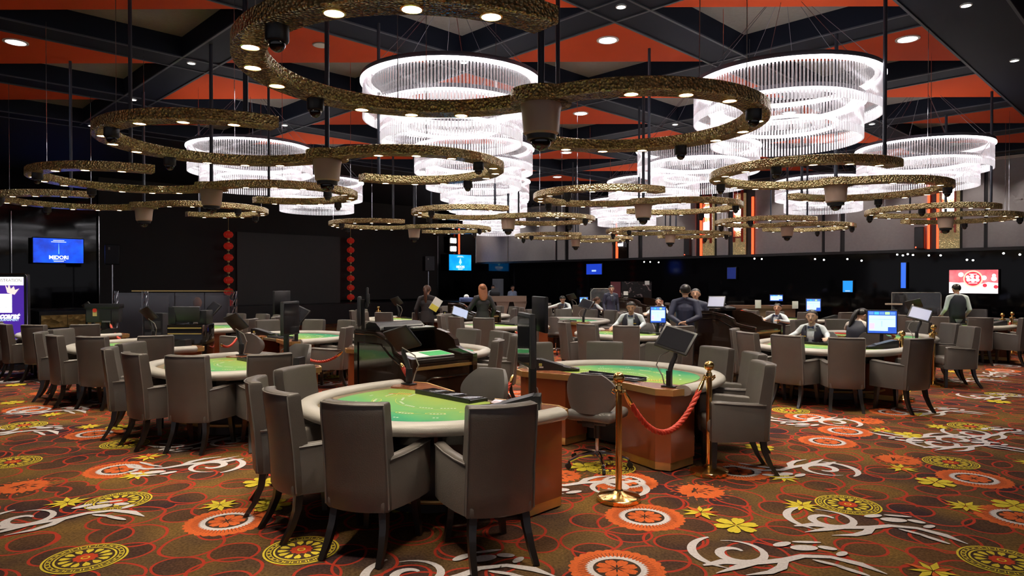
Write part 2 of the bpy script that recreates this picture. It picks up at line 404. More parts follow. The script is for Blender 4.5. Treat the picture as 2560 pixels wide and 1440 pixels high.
# upper right wall: individual grey fabric panels between dark mullions
def wseg(nm, a, b, z0, z1, m, th, par, off):
    return wall_box(nm, wr(a), wr(b), z0, z1, m, th, par, off)
def worldify(o, par):      # keep world placement when parented to an unrotated-origin object
    o.parent = par; o.matrix_parent_inverse = par.matrix_basis.inverted(); return o
for a, b in ((1190, 1268), (1271, 1388), (1393, 1411), (1421, 1529), (1571, 1594), (1605, 1737), (1790, 1818), (1885, 2050), (2058, 2095), (2107, 2313), (2398, 2450), (2460, 2590), (2610, 2800)):
    o = wseg('wall_panel', a, b, PZ + 0.06, HB - 0.02, M_PANEL, 0.06, None, 0.03); worldify(o, wr_up)
o = wseg('ledge_trim', 1190, 2800, PZ - 0.03, PZ + 0.045, M_FRAME, 0.14, None, -0.03); worldify(o, wr_up)
o = wseg('cornice_light', 1330, 2800, HB - 0.10, HB - 0.02, mat('cream_cornice', (0.62, 0.55, 0.48), 0.6, noise=0.05), 0.06, None, -0.03); worldify(o, wr_up)
# red light strips on the wall
M_REDLED = emis('red_led_strip', (1.0, 0.075, 0.02), 1.5)
for p in (1543, 1752, 1880, 2315, 2337):
    o = wseg('red_light_strip', p - 2.6, p + 2.6, PZ + 0.06, HB - 0.5, M_REDLED, 0.04, None, -0.03); tag(o, 'vertical red light strip on the upper wall, %s from the left' % ORD[(1543, 1752, 1880, 2315, 2337).index(p)], 'light strip', 'red wall light strips')
# gold lantern columns
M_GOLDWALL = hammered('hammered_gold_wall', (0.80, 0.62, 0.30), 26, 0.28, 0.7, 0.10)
M_LANT = emis('lantern_glass', (1.0, 0.93, 0.82), 5.0)
M_REDFR = mat('red_lacquer', (0.45, 0.03, 0.015), 0.3, noise=0.1)
for a, b, lab in ((1547, 1568, 'narrow mirror wall lantern column on the back wall'), (1757, 1784, 'gold wall lantern column with two white lamps, left of the pair'), (1832, 1862, 'gold wall lantern column with white lamps, right of the pair'), (2341, 2391, 'large gold wall lantern column with red frame on the right')):
    p0, p1 = wr(a), wr(b); L = math.hypot(p1[0] - p0[0], p1[1] - p0[1])
    t = thing('wall_lantern', lab, 'wall lamp', ((p0[0] + p1[0]) / 2, (p0[1] + p1[1]) / 2, PZ + 0.06), -PI / 4, 'lantern columns on the upper wall')
    mirror = a == 1547
    G().box((L, 0.08, 2.2), (0, -0.02, 1.1)).obj('back_panel', M_GLOSSBLK if mirror else M_GOLDWALL, t, smooth=False)
    for sx in (-1, 1):
        G().box((0.03, 0.16, 2.0), (sx * L * 0.33, -0.12, 1.45)).obj('frame_post', M_REDFR if not mirror else M_CHROME, t)
    for zz in (0.62, 2.2):
        G().box((L * 0.7, 0.16, 0.04), (0, -0.12, zz)).obj('frame_rail', M_REDFR if not mirror else M_CHROME, t)
    for zz in ((0.55, 0.75, 0.95) if mirror else (1.05, 1.62)):
        for sx in (-1, 1):
            hh = 0.06 if mirror else 0.20
            G().lathe([(0.02, -hh), (L * 0.13, -hh * 0.85), (L * 0.13, hh * 0.85), (0.02, hh)], 12, (sx * L * 0.15, -0.13, zz)).obj('lamp_glass', M_LANT, t)
# wall washers over the fabric panels
WW_L = spot_light('wall_washer_beam', 30.0, (1.0, 0.90, 0.80), 75, 0.8, 0.05)
ww_body = G().lathe([(0.05, 0.0), (0.06, -0.02), (0.06, -0.12), (0.052, -0.12), (0.05, -0.06), (0.0, -0.06)], 16, cap=False).mesh('fixture', M_FRAME)
ww_lamp = G().lathe([(0.048, -0.065), (0.02, -0.07)], 14).mesh('lamp', emis('washer_led', (1.0, 0.9, 0.8), 6))
for k, p in enumerate((1215, 1300, 1370, 1460, 1555, 1665, 1800, 1960, 2150, 2290, 2440, 2580)):
    x, y = wr(p); t = thing('wall_washer', 'small dark wall washer lamp near the ceiling, %s from the left along the right wall' % ORD[k], 'wall washer', (x - 1.0 * S2, y - 1.0 * S2, HB - 0.01), 0, 'wall washers on the right side')
    mobj('fixture', ww_body, t); mobj('lamp', ww_lamp, t); l = mobj('beam', WW_L, t, (0, 0, -0.13)); l.rotation_euler = Vector((-S2 * 0.52, -S2 * 0.52, 1)).to_track_quat('Z', 'Y').to_euler()
# wall column loudspeakers
for k, p in enumerate((1723, 2296)):
    x, y = wr(p)
    t = thing('column_speaker', 'slim black column loudspeaker on the grey wall, %s one' % ('left' if k == 0 else 'right'), 'loudspeaker', (x - 0.1, y - 0.1, PZ + 0.05), -PI / 4, 'column loudspeakers')
    G().box((0.26, 0.18, 0.66), (0, 0, 0.34), r=0.02).obj('cabinet', M_BLACK, t); G().box((0.22, 0.01, 0.6), (0, -0.095, 0.34)).obj('grille', M_BLACK2, t)
    G().sphere(0.02, (-0.08, -0.10, 0.06)).obj('indicator_lamp', emis('red_indicator', (1, 0.05, 0.02), 4), t)

# left wall: LED stage wall, chrome strips, gold stage front
def wls(nm, a, b, z0, z1, m, th, par, off):
    return wall_box(nm, wl(a), wl(b), z0, z1, m, th, par, off)
o = wls('stage_backdrop', 240, 1092, 0.9, HB, M_MATTE, 0.12, None, -0.06); tag(o, 'wide matte black stage backdrop wall behind the lanterns', 'stage wall')
o = wls('stage_screen', 584, 842, zy(760, 28), zy(588, 28), mat('off_video_wall', (0.050, 0.049, 0.046), 0.5, noise=0.08), 0.10, None, -0.20); tag(o, 'large dark video screen between the two lantern strings', 'video screen')
for k, p in enumerate((18, 239, 1089)):
    o = wls('chrome_strip', p - 0.6, p + 0.9, 0.4, 3.9, M_CHROME, 0.04, None, -0.15); worldify(o, wall_left)
o = wls('stage_platform', 66, 1150, 0, 0.80, M_BLACK, 1.4, None, -0.75); tag(o, 'low black stage platform along the left wall', 'stage')
for a, b in ((70, 134), (135, 178), (184, 216), (283, 300)):
    q = wl(a), wl(b)
    o = wls('gold_front_panel', a, b, 0.30, 0.68, hammered('stage_gold', (0.55, 0.36, 0.11), 8, 0.4, 0.2), 0.03, None, -1.47); worldify(o, bpy.data.objects['stage_platform'])
# ================================================================== CHANDELIERS
M_ROD = glassy('glass_rod', (0.97, 0.95, 0.97), clear=0.62, gloss=0.20, white=0.18, rough=0.08, emit=RODE * 1.5, ecol=(1.0, 0.93, 0.93))  # slight emission stands in for ring light scattering inside the rods
M_RODTIP = glassy('frosted_rod_tip', (1, 1, 1), clear=0.15, gloss=0.1, white=0.75, rough=0.3, emit=RODE * 4.0, ecol=(1.0, 0.95, 0.98))  # white glow of the tips put in as emission too
M_LED = emis('white_led_ring', (1.0, 0.97, 0.99), LED)
M_GLOWP = emis('added_panel_glow', (1.0, 0.93, 0.88), GLOW)
M_HOOP = mat('chandelier_hoop', (0.16, 0.15, 0.18), 0.3, 0.8, noise=0.1)
def rods_mesh(R, L, n):
    g = G()
    for k in range(n):
        a = 2 * PI * k / n
        for z0, z1, i in ((0, -L * 0.78, 0), (-L * 0.78, -L, 1)):
            g.m(i)
            ring = lambda z, r: [Vector((R * math.cos(a) + r * math.cos(q * PI / 3), R * math.sin(a) + r * math.sin(q * PI / 3), z)) for q in range(6)]
            g.ring_loft([ring(z0, 0.0128), ring(z1, 0.0128)], cap0=False, cap1=(i == 1))
    return g.mesh('glass_rods', [M_ROD, M_RODTIP])
def ring_mesh(R, w, h, mm, nm, n=72):
    g = G(); N = n
    prof = [(R - w / 2, -h / 2), (R + w / 2, -h / 2), (R + w / 2, h / 2), (R - w / 2, h / 2)]
    rings = [[Vector((r * math.cos(2 * PI * i / N), r * math.sin(2 * PI * i / N), z)) for r, z in prof] for i in range(N)]
    rings.append(rings[0]); g.ring_loft(rings, False, False); bmesh.ops.remove_doubles(g.bm, verts=g.bm.verts, dist=1e-5)
    return g.mesh(nm, mm)
def chandelier_proto():
    t = thing('crystal_chandelier', 'x', 'chandelier')
    # origin = canopy underside height on the ceiling; z offsets are relative to HG
    for R, zt, L, n, wg in ((1.14, 2.57, 0.46, 172, 0.05), (0.92, 2.27, 0.46, 140, 0.10)):
        z = zt + CAMH - HG
        hoop = mobj('hoop', ring_mesh(R, 0.07, 0.055, M_HOOP, 'hoop'), t, (0, 0, z + 0.04))
        mobj('light_ring', ring_mesh(R + 0.012, 0.06, 0.024, M_LED, 'light_ring'), t, (0, 0, z + 0.0))
        mobj('added_glow_panel', ring_mesh(R - 0.045 - wg / 2, wg, 0.014, M_GLOWP, 'added_glow_panel'), t, (0, 0, z + 0.012))  # glowing ring added in each tier for soft overall illumination
        r = mobj('glass_rods', rods_mesh(R, L, n), t, (0, 0, z - 0.012)); r['kind'] = 'stuff'
    # middle light ring inside the lower tier
    mobj('light_ring', ring_mesh(0.62, 0.05, 0.03, M_LED, 'light_ring'), t, (0, 0, 2.02 + CAMH - HG))
    G().lathe([(0.20, 0.0), (0.20, -0.07), (0.17, -0.09), (0.0, -0.09)], 24).obj('canopy', M_HOOP, t)
    zt = 2.57 + CAMH - HG + 0.06
    for k in range(8):
        a = 2 * PI * k / 8 + 0.2
        G().tube([(0.16 * math.cos(a), 0.16 * math.sin(a), -0.09), (1.14 * math.cos(a), 1.14 * math.sin(a), zt)], 0.0035, 5).obj('cable', M_HOOP, t)
    for k in range(4):
        a = 2 * PI * k / 4 + 0.5
        G().tube([(1.12 * math.cos(a), 1.12 * math.sin(a), zt), (0.93 * math.cos(a), 0.93 * math.sin(a), 2.27 + CAMH - HG + 0.06)], 0.008, 6).obj('bracket', M_HOOP, t)
    return t
CH = [(-0.88 + CELL * i, 9.0 + CELL * j, i, j) for i, j in ((0, 0), (1, 0), (-1, 1), (0, 1), (1, 1), (2, 1), (-1, 2), (0, 2), (1, 2), (2, 2), (0, 3), (1, 3), (0, 4))]
CHL = {(0, 0): 'largest two-tier glass rod chandelier, front left of the near pair', (1, 0): 'large two-tier glass rod chandelier, front right of the near pair',
       (-1, 1): 'two-tier glass rod chandelier hanging left over the dark video wall', (0, 1): 'glass rod chandelier directly behind the front left large one',
       (1, 1): 'glass rod chandelier behind and left of the front right one', (2, 1): 'glass rod chandelier at the far right of the second row',
       (-1, 2): 'glass rod chandelier at the left of the third row', (0, 2): 'third glass rod chandelier in the central receding column',
       (1, 2): 'glass rod chandelier right of the central column in the third row', (2, 2): 'glass rod chandelier at the right of the third row by the wall',
       (0, 3): 'fourth glass rod chandelier in the central receding column', (1, 3): 'small distant glass rod chandelier right of the central column', (0, 4): 'farthest smallest glass rod chandelier in the central column'}
proto = chandelier_proto()
for k, (x, y, i, j) in enumerate(CH):
    o = proto if k == 0 else copy_tree(proto)
    place(o, (x, y, HG), 0.07 * k, CHL[(i, j)], 'two-tier glass rod chandeliers')

# ================================================================== S-SHAPED GOLD RINGS
RZ = 1.40 + CAMH; RR = 1.09
def s_path():
    c1 = Vector((-RR * S2, -RR * S2, 0)); pts = []
    a0, a1 = 45, 313
    for k in range(61):
        a = math.radians(a0 + (a1 - a0) * k / 60); pts.append(c1 + RR * Vector((math.cos(a), math.sin(a), 0)))
    pts = list(reversed(pts)); other = [-p for p in pts]
    return pts + list(reversed(other))[1:]
def s_band():
    g = G(); P = s_path(); N = len(P); w, h = 0.20, 0.10; rings = []
    for i, p in enumerate(P):
        t = (P[min(i + 1, N - 1)] - P[max(i - 1, 0)]).normalized(); n = Vector((-t.y, t.x, 0)); u = Vector((0, 0, 1))
        rings.append([p + n * a * w / 2 + u * b * h / 2 for a, b in ((-1, -0.85), (-0.9, -1), (0.9, -1), (1, -0.85), (1, 0.85), (0.9, 1), (-0.9, 1), (-1, 0.85))])
    return g.ring_loft(rings)
M_SPOT = emis('warm_spot_led', (1.0, 0.86, 0.62), SPOT)
M_BEIGE = mat('beige_housing', (0.47, 0.34, 0.25), 0.42, noise=0.06)
M_DOME = mat('smoked_dome', (0.006, 0.006, 0.008), 0.05, coat=0.5, noise=0.2)
spot_trim = G().lathe([(0.060, 0), (0.060, -0.008), (0.050, -0.010), (0.048, 0)], 16, cap=False).mesh('spot_rim', M_BRASS)
SP_L = spot_light('spot_beam', SPOT_W, (1.0, 0.88, 0.70), 100, 0.9, 0.035)
spot_lamp = G().lathe([(0.049, -0.004), (0.025, -0.008)], 16).mesh('spotlight', M_SPOT)
mini_body = G().lathe([(0.062, 0.0), (0.062, -0.075), (0.055, -0.085), (0.0, -0.085)], 20).mesh('camera_body', M_BLACK)
mini_dome = G().sphere(0.045, (0, 0, -0.088), (1, 1, 1.1), 16, 8).mesh('dome', M_DOME)
def s_proto():
    t = thing('s_shaped_light_ring', 'x', 'ceiling light')
    s_band().obj('gold_band', M_GOLDHAM, t)
    zb = -0.05
    for sg in (1, -1):
        c = Vector((-RR * S2, -RR * S2, 0)) * sg; off = 0 if sg == 1 else 180
        for k in range(11):
            a = math.radians(83 + 21.2 * k + off); p = c + RR * Vector((math.cos(a), math.sin(a), 0))
            if k in (3, 7):
                b = mobj('dome_camera', mini_body, t, (p.x, p.y, zb)); mobj('dome', mini_dome, b)
            else:
                b = mobj('spotlight', spot_lamp, t, (p.x, p.y, zb)); mobj('spot_rim', spot_trim, b); mobj('spot_beam', SP_L, b, (0, 0, -0.015))
        for a, r, th in ((300 + off, 0.022, 1), (185 + off, 0.004, 0), (110 + off, 0.004, 0)):
            p = c + RR * Vector((math.cos(math.radians(a)), math.sin(math.radians(a)), 0))
            if th: G().cyl(r, HB - RZ - 0.03, (p.x, p.y, (HB - RZ + 0.03) / 2 + 0.02), n=12).obj('hanging_pole', M_POLE, t)
            else: G().cyl(r, HB - RZ - 0.03, (p.x, p.y, (HB - RZ + 0.03) / 2 + 0.02), n=6).obj('hanging_wire', M_CHROME, t)
    G().lathe([(0.235, 0.05), (0.235, -0.05), (0.0, -0.05)], 32).obj('centre_plate', M_GOLDHAM, t)
    G().cyl(0.026, HB - RZ - 0.03, (0, 0, (HB - RZ + 0.03) / 2 + 0.02), n=14).obj('hanging_pole', M_POLE, t)
    h = G().lathe([(0.155, 0.0), (0.158, -0.02), (0.15, -0.05), (0.135, -0.22), (0.118, -0.235), (0.0, -0.235)], 32).obj('camera_housing', M_BEIGE, t, (0, 0, -0.05))
    G().lathe([(0.118, 0.0), (0.112, -0.035), (0.085, -0.04)], 28, (0, 0, -0.235), cap=False).obj('collar', M_BLACK, h)
    G().sphere(0.078, (0, 0, -0.275), (1, 1, 1.0), 20, 10).obj('dome', M_DOME, h)
    return t
SROWS = [[(0.17, 5.24, 'nearest gold S-shaped light ring with large beige camera housing'), (-2.14, 7.62, 'second gold S-shaped light ring in the left row'), (-4.56, 10.1, 'third gold S-shaped light ring in the left row'), (-6.95, 12.6, 'farthest gold S-shaped light ring at the left edge')],
         [(4.5, 9.75, 'gold S-shaped light ring under the right large chandelier'), (2.2, 12.1, 'gold S-shaped light ring second in the middle row'), (-0.23, 14.75, 'gold S-shaped light ring third in the middle row'), (-2.7, 17.6, 'gold S-shaped light ring last in the middle row, before the video wall')],
         [(9.0, 14.5, 'gold S-shaped light ring at the right edge before the gold lantern'), (6.65, 17.0, 'gold S-shaped light ring second in the right row'), (4.4, 19.9, 'gold S-shaped light ring third in the right row'), (1.83, 22.0, 'farthest small gold S-shaped light ring in the right row')]]
sp = s_proto(); first = True
for row in SROWS:
    for x, y, lab in row:
        o = sp if first else copy_tree(sp); first = False
        place(o, (x, y, RZ), 0, lab, 'gold S-shaped rings of spotlights')

# ================================================================== CARPET MOTIFS (woven print, children of the floor)
def cm(name, col): return mat(name, col, 0.95, noise=0.30, nscale=70, spec=0.1)
K_RED, K_ORG, K_YEL, K_WHT, K_BRN = cm('carpet_red', (0.55, 0.060, 0.022)), cm('carpet_orange', (0.68, 0.135, 0.035)), cm('carpet_yellow', (0.72, 0.56, 0.050)), cm('carpet_white', (0.66, 0.60, 0.60)), cm('carpet_brown', (0.065, 0.036, 0.024))
KM = [K_RED, K_ORG, K_YEL, K_WHT, K_BRN]
def circ(r, n=40, f=None): return [((r if f is None else f(2 * PI * i / n)) * math.cos(2 * PI * i / n), (r if f is None else f(2 * PI * i / n)) * math.sin(2 * PI * i / n)) for i in range(n)]
def at2(pts, x, y, a=0, s=1): return [(x + s * (p * math.cos(a) - q * math.sin(a)), y + s * (p * math.sin(a) + q * math.cos(a))) for p, q in pts]
HEART = [(0.0, 0.0), (0.16, -0.05), (0.42, -0.22), (0.72, -0.30), (0.95, -0.22), (1.0, -0.08), (0.92, 0.0), (1.0, 0.08), (0.95, 0.22), (0.72, 0.30), (0.42, 0.22), (0.16, 0.05)]
DIAM = [(0.05, 0), (0.45, -0.15), (1.0, 0), (0.45, 0.15)]
dz = 0.0006
def motif_red():
    g = G(); g.m(1).poly(circ(0.29, 112, lambda t: 0.275 + 0.018 * abs(math.sin(14 * t))), 0)
    g.m(4)
    for k in range(56):
        a = 2 * PI * k / 56; g.stroke(at2([(0.17, 0), (0.235, 0)], 0, 0, a), 0.004, dz)
    g.m(3).poly(circ(0.19, 88, lambda t: 0.172 + 0.02 * abs(math.sin(22 * t))), dz * 2); g.m(4).poly(circ(0.142, 48), dz * 3)
    g.m(1)
    for k in range(8): g.poly(at2(HEART, 0.012 * math.cos(k * PI / 4 + .2), 0.012 * math.sin(k * PI / 4 + .2), k * PI / 4 + .2, 0.115), dz * 4)
    return g.mesh('carpet_medallion', KM, False)
def motif_yellow():
    g = G(); g.m(2).poly(circ(0.235, 48), 0); g.m(4).poly(circ(0.222, 48), dz)
    for k in range(26):
        a = 2 * PI * k / 26; g.m(2).poly(at2([(0.182, -0.019), (0.212, -0.023), (0.212, 0.023), (0.182, 0.019)], 0, 0, a), dz * 2)
        g.m(4).poly(at2([(0.188, -0.011), (0.206, -0.014), (0.206, 0.014), (0.188, 0.011)], 0, 0, a), dz * 3)
    g.m(2).poly(circ(0.172, 48), dz * 2); g.m(4).poly(circ(0.160, 48), dz * 3); g.m(2)
    for k in range(13): g.poly(at2(HEART, 0, 0, 2 * PI * k / 13, 0.075), dz * 4) if False else g.poly(at2([(p + 1.0, q) for p, q in HEART], 0, 0, 2 * PI * k / 13, 0.073), dz * 4)
    g.m(0).poly(circ(0.07, 40, lambda t: 0.06 + 0.012 * abs(math.sin(5 * t))), dz * 4); g.m(2).poly(circ(0.026, 20), dz * 5); g.m(0).poly(circ(0.017, 20), dz * 6)
    return g.mesh('carpet_wheel', KM, False)
def motif_flower(n, mi, s):
    g = G()
    for k in range(n): g.m(mi).poly(at2(HEART, 0, 0, 2 * PI * k / n, s), 0)
    return g.mesh('carpet_blossom', KM, False)
def motif_star(mi2):
    g = G()
    for k in range(9):
        g.m(2 if k % 3 or mi2 == 2 else mi2).poly(at2(DIAM, 0, 0, 2 * PI * k / 9, 0.16 if k % 2 else 0.14), 0)
    return g.mesh('carpet_star', KM, False)
def motif_rosette():
    g = G(); rr = random.Random(3)
    g.m(1).poly(circ(0.2, 72, lambda t: 0.185 + 0.03 * math.sin(18 * t) * (0.6 + 0.4 * math.sin(5 * t))), 0)
    for k in range(22): g.m(1).poly(at2(DIAM, 0.215 * math.cos(k * 2 * PI / 22), 0.215 * math.sin(k * 2 * PI / 22), k * 2 * PI / 22 + 0.4, 0.05), 0)
    for k in range(14): g.m(4).poly(at2(DIAM, 0.05 * math.cos(k), 0.05 * math.sin(k), k * 2 * PI / 14 + rr.random() * .3, 0.04 + 0.06 * rr.random()), dz)
    return g.mesh('carpet_rosette', KM, False)
def curl(cx, cy, r0, r1, a0, a1, n=26):
    return [(cx + (r0 + (r1 - r0) * i / n) * math.cos(math.radians(a0 + (a1 - a0) * i / n)), cy + (r0 + (r1 - r0) * i / n) * math.sin(math.radians(a0 + (a1 - a0) * i / n))) for i in range(n + 1)]
def taper(n, w, lo=0.1): return [max(lo * w, w * math.sin(PI * (0.06 + 0.94 * i / n)) ** 0.7) for i in range(n + 1)]
def motif_swirl():
    g = G().m(3)
    g.stroke(curl(-0.20, 0.02, 0.05, 0.20, 40, 470), taper(26, 0.060), 0)
    g.stroke(curl(-0.20, 0.02, 0.27, 0.25, 120, 250), taper(26, 0.055), dz)
    P = [(-0.42, -0.20), (-0.30, -0.13), (-0.12, -0.12), (0.06, -0.05), (0.18, 0.03), (0.34, 0.04), (0.48, -0.04), (0.58, -0.16)]
    g.stroke(P, [0.02, 0.07, 0.05, 0.06, 0.05, 0.045, 0.06, 0.008], dz * 2)
    g.stroke([(0.06, -0.05), (0.02, -0.16), (-0.06, -0.24), (-0.20, -0.30)], [0.05, 0.06, 0.045, 0.006], dz * 3)
    g.stroke([(-0.12, -0.12), (-0.22, -0.19), (-0.36, -0.30)], [0.05, 0.055, 0.006], dz * 3)
    for x, y, a, b, r in ((0.22, 0.16, 0.085, 0.045, 0.2), (0.10, 0.20, 0.07, 0.03, 0.6), (0.36, 0.18, 0.055, 0.03, -0.3), (0.42, 0.10, 0.05, 0.025, 0.8), (0.30, -0.06, 0.09, 0.018, -0.5), (0.40, -0.14, 0.10, 0.02, -0.7), (0.26, 0.26, 0.09, 0.018, 0.1)):
        g.poly(at2([(a * math.cos(t * PI / 8), b * math.sin(t * PI / 8)) for t in range(16)], x, y, r), dz * 4)
    return g.mesh('carpet_swirl', KM, False)
MO = {'R': ('carpet_medallion', motif_red()), 'Y': ('carpet_wheel', motif_yellow()), 'F': ('carpet_blossom', motif_flower(6, 2, 0.155)), 'S': ('carpet_star', motif_star(2)), 'T': ('carpet_star', motif_star(1)), 'O': ('carpet_rosette', motif_rosette()), 'W': ('carpet_swirl', motif_swirl())}
MOT = [('R', 562, 1308, 0), ('S', 545, 1268, .3), ('F', 672, 1268, .2), ('Y', 750, 1380, 0), ('Y', 203, 1403, 0), ('Y', 288, 1258, .3), ('W', 130, 1300, .3), ('S', 158, 1263, .1), ('R', 290, 1178, 0), ('W', 465, 1170, 3.3), ('S', 335, 1193, .4), ('T', 365, 1147, 0),
       ('Y', 20, 1160, 0), ('O', 45, 1222, 0), ('R', 228, 1088, 0), ('S', 215, 1070, 0), ('F', 290, 1072, 0), ('Y', 305, 1113, 0), ('W', 25, 1082, 0), ('Y', 50, 1067, 0), ('F', 650, 1210, 0),
       ('R', 1612, 1293, 0), ('O', 1752, 1228, 0), ('T', 1752, 1282, 0), ('F', 1840, 1315, .1), ('W', 1930, 1392, -.15), ('W', 2150, 1310, -.35), ('S', 2003, 1264, 0), ('Y', 2118, 1261, 0), ('F', 2335, 1205, .2), ('R', 2430, 1195, 0), ('Y', 2372, 1155, 0), ('O', 2245, 1148, 0), ('T', 2250, 1170, .4), ('W', 2400, 1112, -.2), ('W', 2330, 1095, 2.9),
       ('S', 2410, 1265, 0), ('F', 2530, 1263, 0), ('R', 2545, 1292, 0), ('Y', 2500, 1400, 0), ('T', 2330, 1428, .2), ('W', 2000, 1172, 3.2), ('S', 1958, 1194, .2), ('R', 1845, 1178, 0), ('R', 2110, 1077, 0), ('F', 2265, 1087, 0), ('Y', 2420, 1065, 0), ('W', 2470, 1082, .1), ('S', 2340, 1066, 0), ('T', 2200, 1075, .2), ('O', 2165, 1051, 0), ('R', 2020, 1042, 0), ('W', 2040, 1054, 3.1), ('Y', 1975, 1026, 0), ('R', 1560, 1205, 0), ('F', 1463, 1169, .1), ('Y', 1525, 1170, 0), ('W', 1470, 1215, 3.0), ('O', 1400, 1190, 0),
       ('R', 2230, 1030, 0), ('W', 2330, 1028, 0), ('S', 2290, 1035, 0), ('F', 2490, 1003, 0), ('Y', 2500, 985, 0), ('W', 2480, 990, 0), ('R', 2500, 925, 0), ('W', 2420, 950, 0), ('S', 2370, 928, 0), ('W', 1120, 1438, .2), ('W', 110, 1030, 0), ('R', 60, 1025, 0), ('S', 120, 1040, 0), ('F', 20, 1010, 0), ('W', 40, 955, 0), ('F', 30, 965, 0), ('O', 100, 985, 0), ('R', 1480, 1060, 0), ('S', 1420, 1090, 0), ('W', 830, 960, 0), ('F', 800, 1000, 0), ('R', 880, 985, 0), ('S', 1270, 950, 0), ('R', 1300, 985, 0), ('F', 1010, 1270, 0)]
zk = 0
for ty, u, v, a in MOT:
    x, y = floor_at(u, v); zk = (zk + 1) % 5
    nm, me = MO[ty]; o = mobj(nm, me, floor, (x, y, 0.0015 + 0.0045 * ({'O': 0, 'R': 0, 'Y': 1, 'W': 2}.get(ty, 3)) / 3), (0, 0, a))
    if ty == 'W': o.scale = (1.05, 1.05, 1)
rr = random.Random(11)
near = [floor_at(u, v) for _, u, v, _ in MOT]
for k in range(330):                         # the print goes on over the rest of the visible floor
    y = rr.uniform(3.0, 17); x = rr.uniform(-0.80 * y, 0.78 * y)
    if min((x - a) ** 2 + (y - b) ** 2 for a, b in near) < 0.42: continue
    if x + y < 3 or (-1.7 < x < 0.5 and y < 5.6) or len(near) > 230: continue
    near.append((x, y)); ty = rr.choice('RYFSTOWWF'); nm, me = MO[ty]
    mobj(nm, me, floor, (x, y, 0.0015 + 0.0008 * ('ORYWFST'.index(ty))), (0, 0, rr.uniform(0, 6.28)))

# ================================================================== CHAIRS
def chair_proto():
    t = thing('armchair', 'x', 'chair')
    # faces +y; origin on the floor under the seat
    def back_rings(grow=0.0):
        rings = []
        def ring(z, hw, y0, th, sh=1.0):
            pts = []; n = 10
            for k in range(n + 1):
                u = -1 + 2 * k / n; pts.append((u * hw, y0 + 0.055 * u * u))
            outer = [Vector((x, y, z)) for x, y in pts]
            inner = [Vector((x * 0.985, y + th, z)) for x, y in reversed(pts)]
            return outer + inner
        for z, hw, y0, th in ((0.300, 0.212, -0.286, 0.10), (0.315, 0.220, -0.294, 0.115), (0.45, 0.219, -0.302, 0.115), (0.60, 0.216, -0.312, 0.105), (0.75, 0.217, -0.330, 0.098), (0.90, 0.218, -0.346, 0.090), (0.955, 0.218, -0.349, 0.088), (0.972, 0.215, -0.343, 0.076), (0.978, 0.208, -0.333, 0.056)):
            rings.append(ring(z, hw, y0, th))
        return rings
    b = G().ring_loft(back_rings()).obj('backrest', M_LEATHER, t, angle=50)
    # piping round the back face
    P = []
    for z, hw, y0 in ((0.32, 0.221, -0.294), (0.60, 0.218, -0.313), (0.90, 0.220, -0.348), (0.960, 0.218, -0.352)): P.append((hw, y0 + 0.053, z))
    top = [(0.218 * u, -0.352 + 0.055 * u * u, 0.967) for u in (1, .75, .5, .25, 0, -.25, -.5, -.75, -1)]
    G().tube(P + top + [(-x, y, z) for x, y, z in reversed(P)], 0.0055, 5).obj('piping', M_PIPE, b)
    # arms, curving in at the front
    for sx in (-1, 1):
        rings = []
        for yy, xo, zt in ((-0.225, 0.212, 0.635), (-0.10, 0.246, 0.640), (0.06, 0.272, 0.650), (0.18, 0.278, 0.660), (0.245, 0.274, 0.660), (0.265, 0.266, 0.650)):
            th = 0.075 if yy < 0.25 else 0.055; zb = 0.305; r = 0.02
            pr = [(0, zb), (0, zt - r), (r * .4, zt - r * .3), (r, zt), (th - r, zt), (th - r * .4, zt - r * .3), (th, zt - r), (th, zb)]
            rings.append([Vector((sx * (xo - p), yy, z)) for p, z in pr])
        a = G().ring_loft(rings).obj('armrest', M_LEATHER, t, angle=50)
        G().tube([(sx * (xo + 0.001), yy, zt - 0.014) for yy, xo, zt in ((-0.22, 0.219, 0.635), (-0.10, 0.248, 0.640), (0.06, 0.272, 0.650), (0.18, 0.278, 0.660), (0.245, 0.274, 0.660))], 0.005, 5).obj('piping', M_PIPE, a)
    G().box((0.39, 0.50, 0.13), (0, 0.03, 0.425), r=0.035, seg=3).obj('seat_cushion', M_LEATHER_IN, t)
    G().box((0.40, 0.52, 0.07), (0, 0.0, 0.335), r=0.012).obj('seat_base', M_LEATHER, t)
    for sx in (-1, 1):
        for yy, dy, lean in ((-0.205, -0.12, 1), (0.22, 0.01, 0)):
            rings = []
            for q in (0, 0.35, 0.7, 1):
                z = 0.31 * (1 - q); w = 0.026 - 0.008 * q; x = sx * (0.168 + 0.03 * q); y = yy + dy * q * q if lean else yy + dy * q
                rings.append([Vector((x + a * w, y + c * w, z)) for a, c in ((-1, -1), (1, -1), (1, 1), (-1, 1))])
            G().ring_loft(rings).obj('leg', M_LEG, t)
    return t
chair0 = chair_proto(); chair_used = [False]
def put_chair(x, y, ang, label, group):          # ang = direction the sitter faces
    o = chair0 if not chair_used[0] else copy_tree(chair0); chair_used[0] = True
    return place(o, (x, y, 0.006), ang - PI / 2, label, group)

